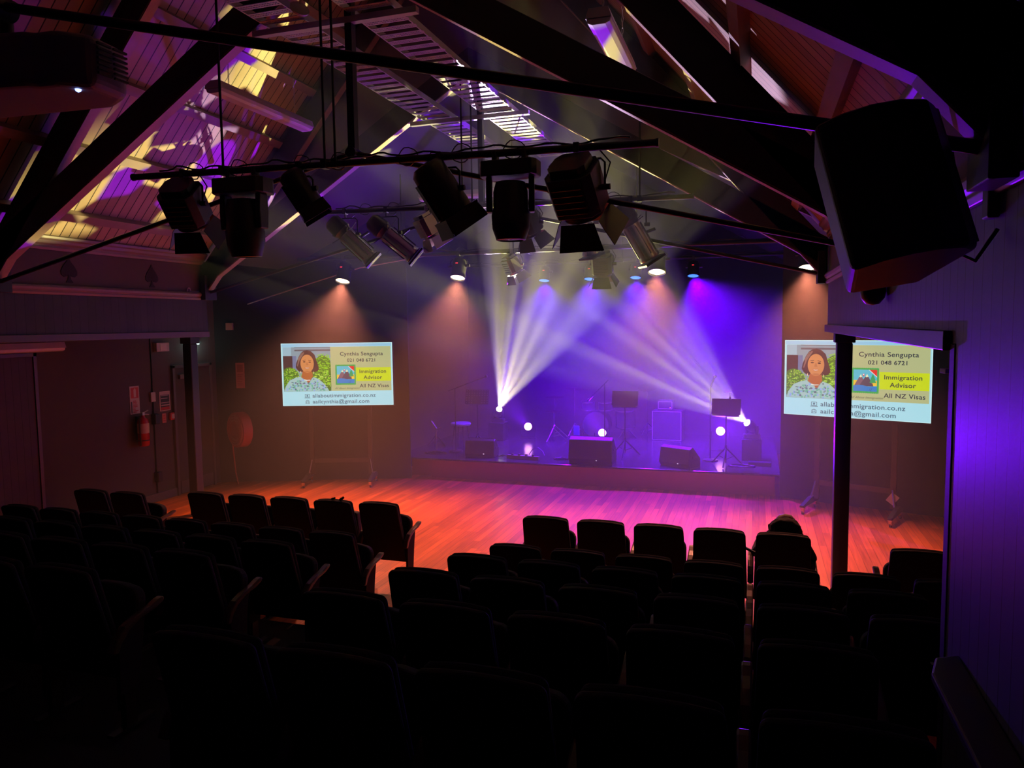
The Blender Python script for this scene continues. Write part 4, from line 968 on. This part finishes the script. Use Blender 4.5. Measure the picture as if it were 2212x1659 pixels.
# on the angled wall beyond the left post
wa = math.atan2(1.16, 3.12)
def on_wing(s, z): return (-8.9 + s * math.cos(wa) + .02 * math.sin(wa), 10.66 + s * math.sin(wa) - .02 * math.cos(wa), z)
def wing_thing(name, label, cat, s, z): 
    t = thing(name, label, cat, on_wing(s, z), wa); return t
t = wing_thing('fire_reel_sign', 'tall red sign on the dark angled wall above the fire hose reel', 'sign', .42, 1.87)
MB().span((-.075, -.006, -.22), (.075, .004, .22)).build('board', mat('sign_dull_red', (.42, .10, .09), .5), t)
m = MB()
for k in range(7): m.span((-.05, -.0085, -.17 + k * .03), (.05 - .01 * (k % 3), -.006, -.16 + k * .03))
m.span((-.05, -.0085, .06), (.05, -.006, .19)); m.build('sign_print', mat('sign_print_dark', (.25, .03, .03), .5), t)
t = wing_thing('wall_speaker', 'small pale square box high on the dark angled wall', 'box', .28, 2.72)
MB().span((-.06, -.05, -.06), (.06, 0, .06)).build('case', mat('dull_box', (.45, .22, .18), .5), t, bevel=.005)
t = wing_thing('fire_hose_reel', 'red fire hose reel on the dark angled wall left of the television', 'fire hose reel', .70, .96)
t.rotation_euler[2] += R(-45)
t.location.y -= .26; t.location.x -= .1
b = MB(); b.lathe([(.05, -.0), (.30, 0), (.30, .16), (.05, .16)], 30, Matrix.Rotation(R(90), 4, 'X') ); b.build('drum', mat('reel_red', (.42, .03, .035), .4), t, smooth=True)
b = MB()
for r_ in (.17, .21, .25): b.tube([(r_ * math.cos(a), -.172, r_ * math.sin(a)) for a in [k * .262 for k in range(25)]], .016, 6)
b.build('hose', mat('hose_red', (.45, .12, .1), .5), t, smooth=True)
b = MB(); b.tube([(-.16, -.14, -.25), (-.17, -.1, -.75), (-.12, -.08, -1.0)], .012, 6); b.build('hose_tail', mat('hose_red'), t, smooth=True)

# ------------------------------------------------------------------ theatre seats
def rounded(w0, w1, h, r, crown=.012):
    """outline: bottom width w0, top width w1, height h, rounded top corners"""
    p = [(-w0 / 2, 0), (w0 / 2, 0)]
    for k in range(6):
        a = R(90 * k / 5); p.append((w1 / 2 - r + r * math.cos(a), h - r + r * math.sin(a)))
    for k in range(1, 5): x = (w1 / 2 - r) * (1 - 2 * k / 5); p.append((x, h + crown * (1 - (2 * x / w1) ** 2)))
    for k in range(6):
        a = R(90 + 90 * k / 5); p.append((-w1 / 2 + r + r * math.cos(a), h - r + r * math.sin(a)))
    return p
def make_seat(down=False):
    """origin on the floor under the top of the backrest; faces +Y"""
    t = thing('theatre_seat', 'seat', 'theatre seat')
    ca, sa = math.cos(R(15)), math.sin(R(15))
    # frame: x across, y up along the recline, z through the thickness towards the front
    L = .66
    back = Matrix(((1, 0, 0, 0), (0, -sa, ca, .02 + L * sa), (0, ca, sa, .90 - L * ca), (0, 0, 0, 1)))
    b = MB(); b.prism(rounded(.475, .435, L - .01, .036), .035, back); b.build('back_shell', mat('seat_back_shell', (.022, .02, .026), .7, noise=.15, nscale=30, spec=.3), t, bevel=.012, seg=3)
    b = MB(); b.prism(rounded(.44, .42, L - .03, .036), .05, back @ Matrix.Translation((0, .01, .035))); b.build('back_cushion', FAB, t, bevel=.018, seg=3)
    s = MB(); c2, s2 = math.cos(R(12)), math.sin(R(12))
    seat = Matrix(((1, 0, 0, 0), (0, s2, c2, .27), (0, c2, -s2, .36), (0, 0, 0, 1)))
    if down: seat = Matrix(((1, 0, 0, 0), (0, 1, 0, .17), (0, 0, 1, .36), (0, 0, 0, 1)))
    s.prism(rounded(.44, .43, .36, .08), .09, seat); s.build('seat_cushion', FAB, t, bevel=.025, seg=3)
    f = MB(); f.span((-.2, .2, .34), (.2, .30, .38)); f.build('seat_hinge', BLK, t)
    return t
def add_arm(t, sx):
    x = sx * .26
    a = MB(); path = [(.10, .44), (.13, .51), (.19, .56), (.28, .59), (.37, .605), (.43, .625), (.47, .63), (.465, .605), (.40, .58), (.30, .565), (.22, .53), (.165, .48), (.14, .43)]
    a.prism(path, .05, Matrix(((0, 0, 1, x - .025), (1, 0, 0, 0), (0, 1, 0, 0), (0, 0, 0, 1)))); a.build('armrest', ARMW, t, bevel=.01, seg=2)
    s = MB(); s.prism([(.14, .12), (.15, .44), (.20, .52), (.30, .57), (.34, .57), (.31, .42), (.27, .12)], .022, Matrix(((0, 0, 1, x - .011), (1, 0, 0, 0), (0, 1, 0, 0), (0, 0, 0, 1)))); s.build('side_panel', mat('seat_side', (.022, .015, .02), .8, spec=.2), t, bevel=.004)
    l = MB(); l.span((x - .018, .17, 0), (x + .018, .24, .2)); l.span((x - .025, .08, 0), (x + .025, .36, .015)); l.build('leg', BLK, t)
protoR = make_seat(); add_arm(protoR, 1)          # arm on its right side
protoE = make_seat(); add_arm(protoE, 1); add_arm(protoE, -1)
protoL = make_seat(); add_arm(protoL, -1)
protoD = make_seat(True); add_arm(protoD, 1); add_arm(protoD, -1)      # cushion folded down under the person
protoB = make_seat(True); add_arm(protoB, 1)                           # cushion folded down under the bag
used = set()
ORD = ['first', 'second', 'third', 'fourth', 'fifth', 'sixth', 'seventh', 'eighth', 'ninth']
def seat(proto, x, y, z, label, group, rot=0):
    o = proto if proto.name not in used else copy_tree(proto)
    used.add(proto.name)
    o.location = (x, y, z); o.rotation_euler[2] = R(rot); o['label'] = label; o['group'] = group
    return o
ROWN = ['front row', 'second row', 'third row', 'fourth row', 'fifth row', 'sixth row']
# right block, from the centre aisle to the right
right_rows = [(6.50, 0, 5), (5.58, 0, 7), (4.71, .18, 6), (3.83, .36, 6), (2.95, .54, 5), (2.03, .72, 5)]
for r, (y, z, n) in enumerate(right_rows):
    for k in range(n):
        x = -2.06 + .52 * k + .218
        if 1 <= r and k == n - 1 and r >= 4: pass
        lab = 'black theatre seat, block right of the aisle, %s from stage, %s from the aisle' % (ROWN[r], ORD[k])
        seat((protoD if r == 0 else protoE) if k == n - 1 and x < .4 else protoL, x, y, z, lab, 'seats right of the centre aisle')
for k in range(2):
    seat(protoL, 1.02 + .52 * k + .218, 6.30, 0, 'black theatre seat beyond the right post, %s' % ('the one beside the post' if k == 0 else 'the one by the outer wall'), 'seats beyond the right post')
# left block, from the centre aisle to the left
left_rows = [(6.60, 0, 5, -3.85), (5.46, .02, 8, -3.69), (4.55, .20, 8, -3.68), (3.67, .39, 7, -3.65), (2.80, .57, 4, -3.65)]
for r, (y, z, n, x0) in enumerate(left_rows):
    for k in range(n):
        x = x0 - .52 * k + .218
        lab = 'black theatre seat, block left of the aisle, %s from stage, %s from the aisle' % (ROWN[r], ORD[k])
        yy = y - (.02 * k if r == 0 else 0)
        seat(protoB if (r == 0 and k == 1) else protoE if (k == n - 1 and r == 0) else protoR, x, yy, z, lab, 'seats left of the centre aisle')
for k in range(2):
    seat(protoR, -6.79 - .52 * k + .218, 6.30, .0, 'black theatre seat beyond the left gap in the front row, %s' % ('nearer the gap' if k == 0 else 'nearer the left wall'), 'seats by the left wall')

# ------------------------------------------------------------------ the seated person, front row right
def skin(name, verts, edges, radii, m, parent=None, sub=2, root=0):
    me = bpy.data.meshes.new(name); me.from_pydata(verts, edges, []); o = bpy.data.objects.new(name, me); COL.objects.link(o)
    bpy.context.view_layer.objects.active = o
    md = o.modifiers.new('skin', 'SKIN'); md.use_smooth_shade = True
    sv = me.skin_vertices[0].data
    for i, r in enumerate(radii): sv[i].radius = r if isinstance(r, tuple) else (r, r); sv[i].use_root = (i == root)
    s2 = o.modifiers.new('sub', 'SUBSURF'); s2.levels = sub; s2.render_levels = sub
    me.materials.append(m)
    if parent: o.parent = parent
    return o
pt = thing('person', 'seated person in dark clothes seen from behind in the front row, hair above the backrest', 'person', (.262, 6.83, 0))
SKINM = mat('skin', (.35, .2, .14), .5, noise=.05)
V = [(0, .0, .565), (0, -.01, .62), (0, -.02, .68), (0, .0, .74), (0, .03, .81), (0, .05, .87),            # pelvis .. chest .. neck
     (-.16, .0, .74), (-.25, .04, .62), (-.22, .28, .66), (-.20, .36, .68),                                # left arm
     (.16, .0, .74), (.24, .06, .60), (.14, .30, .58), (.10, .38, .58),                                    # right arm
     (-.1, .05, .545), (-.11, .46, .53), (-.11, .50, .10), (-.11, .58, .05),
     (.1, .05, .545), (.11, .46, .53), (.11, .50, .10), (.11, .58, .05)]
E_ = [(0, 1), (1, 2), (2, 3), (3, 4), (4, 5), (3, 6), (6, 7), (7, 8), (8, 9), (3, 10), (10, 11), (11, 12), (12, 13), (0, 14), (14, 15), (15, 16), (16, 17), (0, 18), (18, 19), (19, 20), (20, 21)]
rr = [(.16, .12), (.14, .11), (.17, .11), (.13, .08), .05, .05, .06, .045, .035, .03, .06, .045, .035, .03, .085, .065, .045, .04, .085, .065, .045, .04]
skin('body', V, E_, rr, mat('dark_clothes', (.02, .02, .024), .9, noise=.1), pt)
hd = MB(); hd.lathe([(0, .80), (.04, .805), (.065, .83), (.08, .87), (.085, .91), (.08, .95), (.055, .98), (0, .995)], 18, Matrix.Translation((.005, .07, -.0))); h_ = hd.build('head', SKINM, pt, smooth=True)
MB().lathe([(0, -.012), (.01, -.006), (.008, .01), (0, .014)], 8, Matrix.Translation((.005, .162, .895))).build('nose', SKINM, h_, smooth=True)
for sx in (-1, 1):
    MB().lathe([(0, -.02), (.012, -.01), (.014, .008), (0, .022)], 10, Matrix.Translation((.005 + sx * .083, .07, .89))).build('ear', SKINM, h_, smooth=True)
    MB().lathe([(0, -.008), (.009, 0), (0, .008)], 8, Matrix.Translation((.005 + sx * .03, .147, .915))).build('eye', mat('eye_dark', (.02, .015, .01), .2, noise=0), h_, smooth=True)
MB().box((.005, .152, .855), (.04, .008, .008)).build('mouth', mat('lips', (.3, .1, .08), .5), h_)
rn = random.Random(5); hb = bmesh.new(); bmesh.ops.create_icosphere(hb, subdivisions=4, radius=1)
from mathutils import noise as mnoise
for v in hb.verts:
    n = mnoise.noise(v.co * 3.1) * .10 + mnoise.noise(v.co * 8) * .05
    v.co = Vector((v.co.x * .138, v.co.y * .12, v.co.z * .108)) * (1 + n)
    if v.co.z < -.02: v.co.x *= 1.15
me = bpy.data.meshes.new('hair'); hb.to_mesh(me); hb.free(); me.shade_smooth(); hr = bpy.data.objects.new('hair', me); COL.objects.link(hr); me.materials.append(mat('dark_hair', (.006, .005, .005), .85, noise=.2, nscale=60)); hr.parent = pt; hr.location = (.0, .0, .868)
# hand with fingers on a folded writing tablet
hand = [(-.20, .36, .68), (-.19, .41, .69)]
for k in range(4):
    x0 = -.215 + k * .017
    skin('finger', [(x0, .40, .69), (x0, .43, .698), (x0 + .002, .455, .69 - .004 * abs(k - 1.5)), (x0 + .003, .47, .682)], [(0, 1), (1, 2), (2, 3)], [.009, .0085, .008, .007], SKINM, pt, 1)
skin('thumb', [(-.17, .375, .68), (-.15, .40, .69), (-.142, .425, .69)], [(0, 1), (1, 2)], [.011, .01, .008], SKINM, pt, 1)
skin('palm', [(-.20, .35, .68), (-.192, .385, .685), (-.19, .41, .69)], [(0, 1), (1, 2)], [(.03, .018), (.036, .015), (.034, .012)], SKINM, pt, 1)
for k in range(4):
    x0 = .085 + k * .017
    skin('finger', [(x0, .42, .585), (x0 - .002, .45, .59), (x0 - .004, .472, .58), (x0 - .004, .485, .57)], [(0, 1), (1, 2), (2, 3)], [.009, .0085, .008, .007], SKINM, pt, 1)
skin('palm', [(.10, .37, .58), (.11, .40, .583), (.112, .43, .586)], [(0, 1), (1, 2)], [(.03, .018), (.036, .015), (.034, .012)], SKINM, pt, 1)
skin('thumb', [(.085, .39, .585), (.065, .41, .59), (.055, .43, .59)], [(0, 1), (1, 2)], [.011, .01, .008], SKINM, pt, 1)
t = thing('writing_tablet', 'black folding tablet between the person and the next seat', 'tablet', (-.03, 6.68, .66))
MB().box((0, .06, .03), (.16, .03, .02), Matrix.Rotation(R(25), 3, 'Y')).build('board', DKPL, t, bevel=.004)
MB().cyl((.05, .05, 0), (.05, .05, -.06), .01).build('pivot', STL, t)
t = thing('handbag', 'dark bag on a front row seat with its straps poking over the backrest', 'bag', (-4.15, 6.78, .455))
MB().prism([(-.14, 0), (.14, 0), (.12, .26), (-.12, .26)], .10, Matrix(((1, 0, 0, 0), (0, 0, 1, .12), (0, 1, 0, 0), (0, 0, 0, 1)))).build('pouch', mat('bag_black', (.015, .015, .017), .7), t, bevel=.03, seg=3)
MB().tube([(-.03, .15, .23), (-.04, .03, .38), (-.03, -.11, .455), (.03, -.15, .475)], .010, 6).build('strap', mat('bag_black'), t, smooth=True)
MB().tube([(.06, .15, .23), (.06, .03, .38), (.07, -.11, .455), (.13, -.15, .485)], .013, 6).build('strap', mat('bag_black'), t, smooth=True)

# ------------------------------------------------------------------ stage haze
hz = MB().span((-8.8, 7.3, .02), (2.3, 15.7, 8.0))
hm = bpy.data.materials.new('haze'); hm.use_nodes = True; nt = hm.node_tree; nt.nodes.clear()
out = nt.nodes.new('ShaderNodeOutputMaterial'); vs = nt.nodes.new('ShaderNodeVolumeScatter')
vs.inputs['Color'].default_value = (1, 1, 1, 1); vs.inputs['Density'].default_value = HAZE; vs.inputs['Anisotropy'].default_value = .15
nt.links.new(vs.outputs[0], out.inputs['Volume'])
ho = hz.build('haze', hm); tag(ho, 'thin smoke haze filling the hall over the floor and the stage', 'haze', kind='stuff')
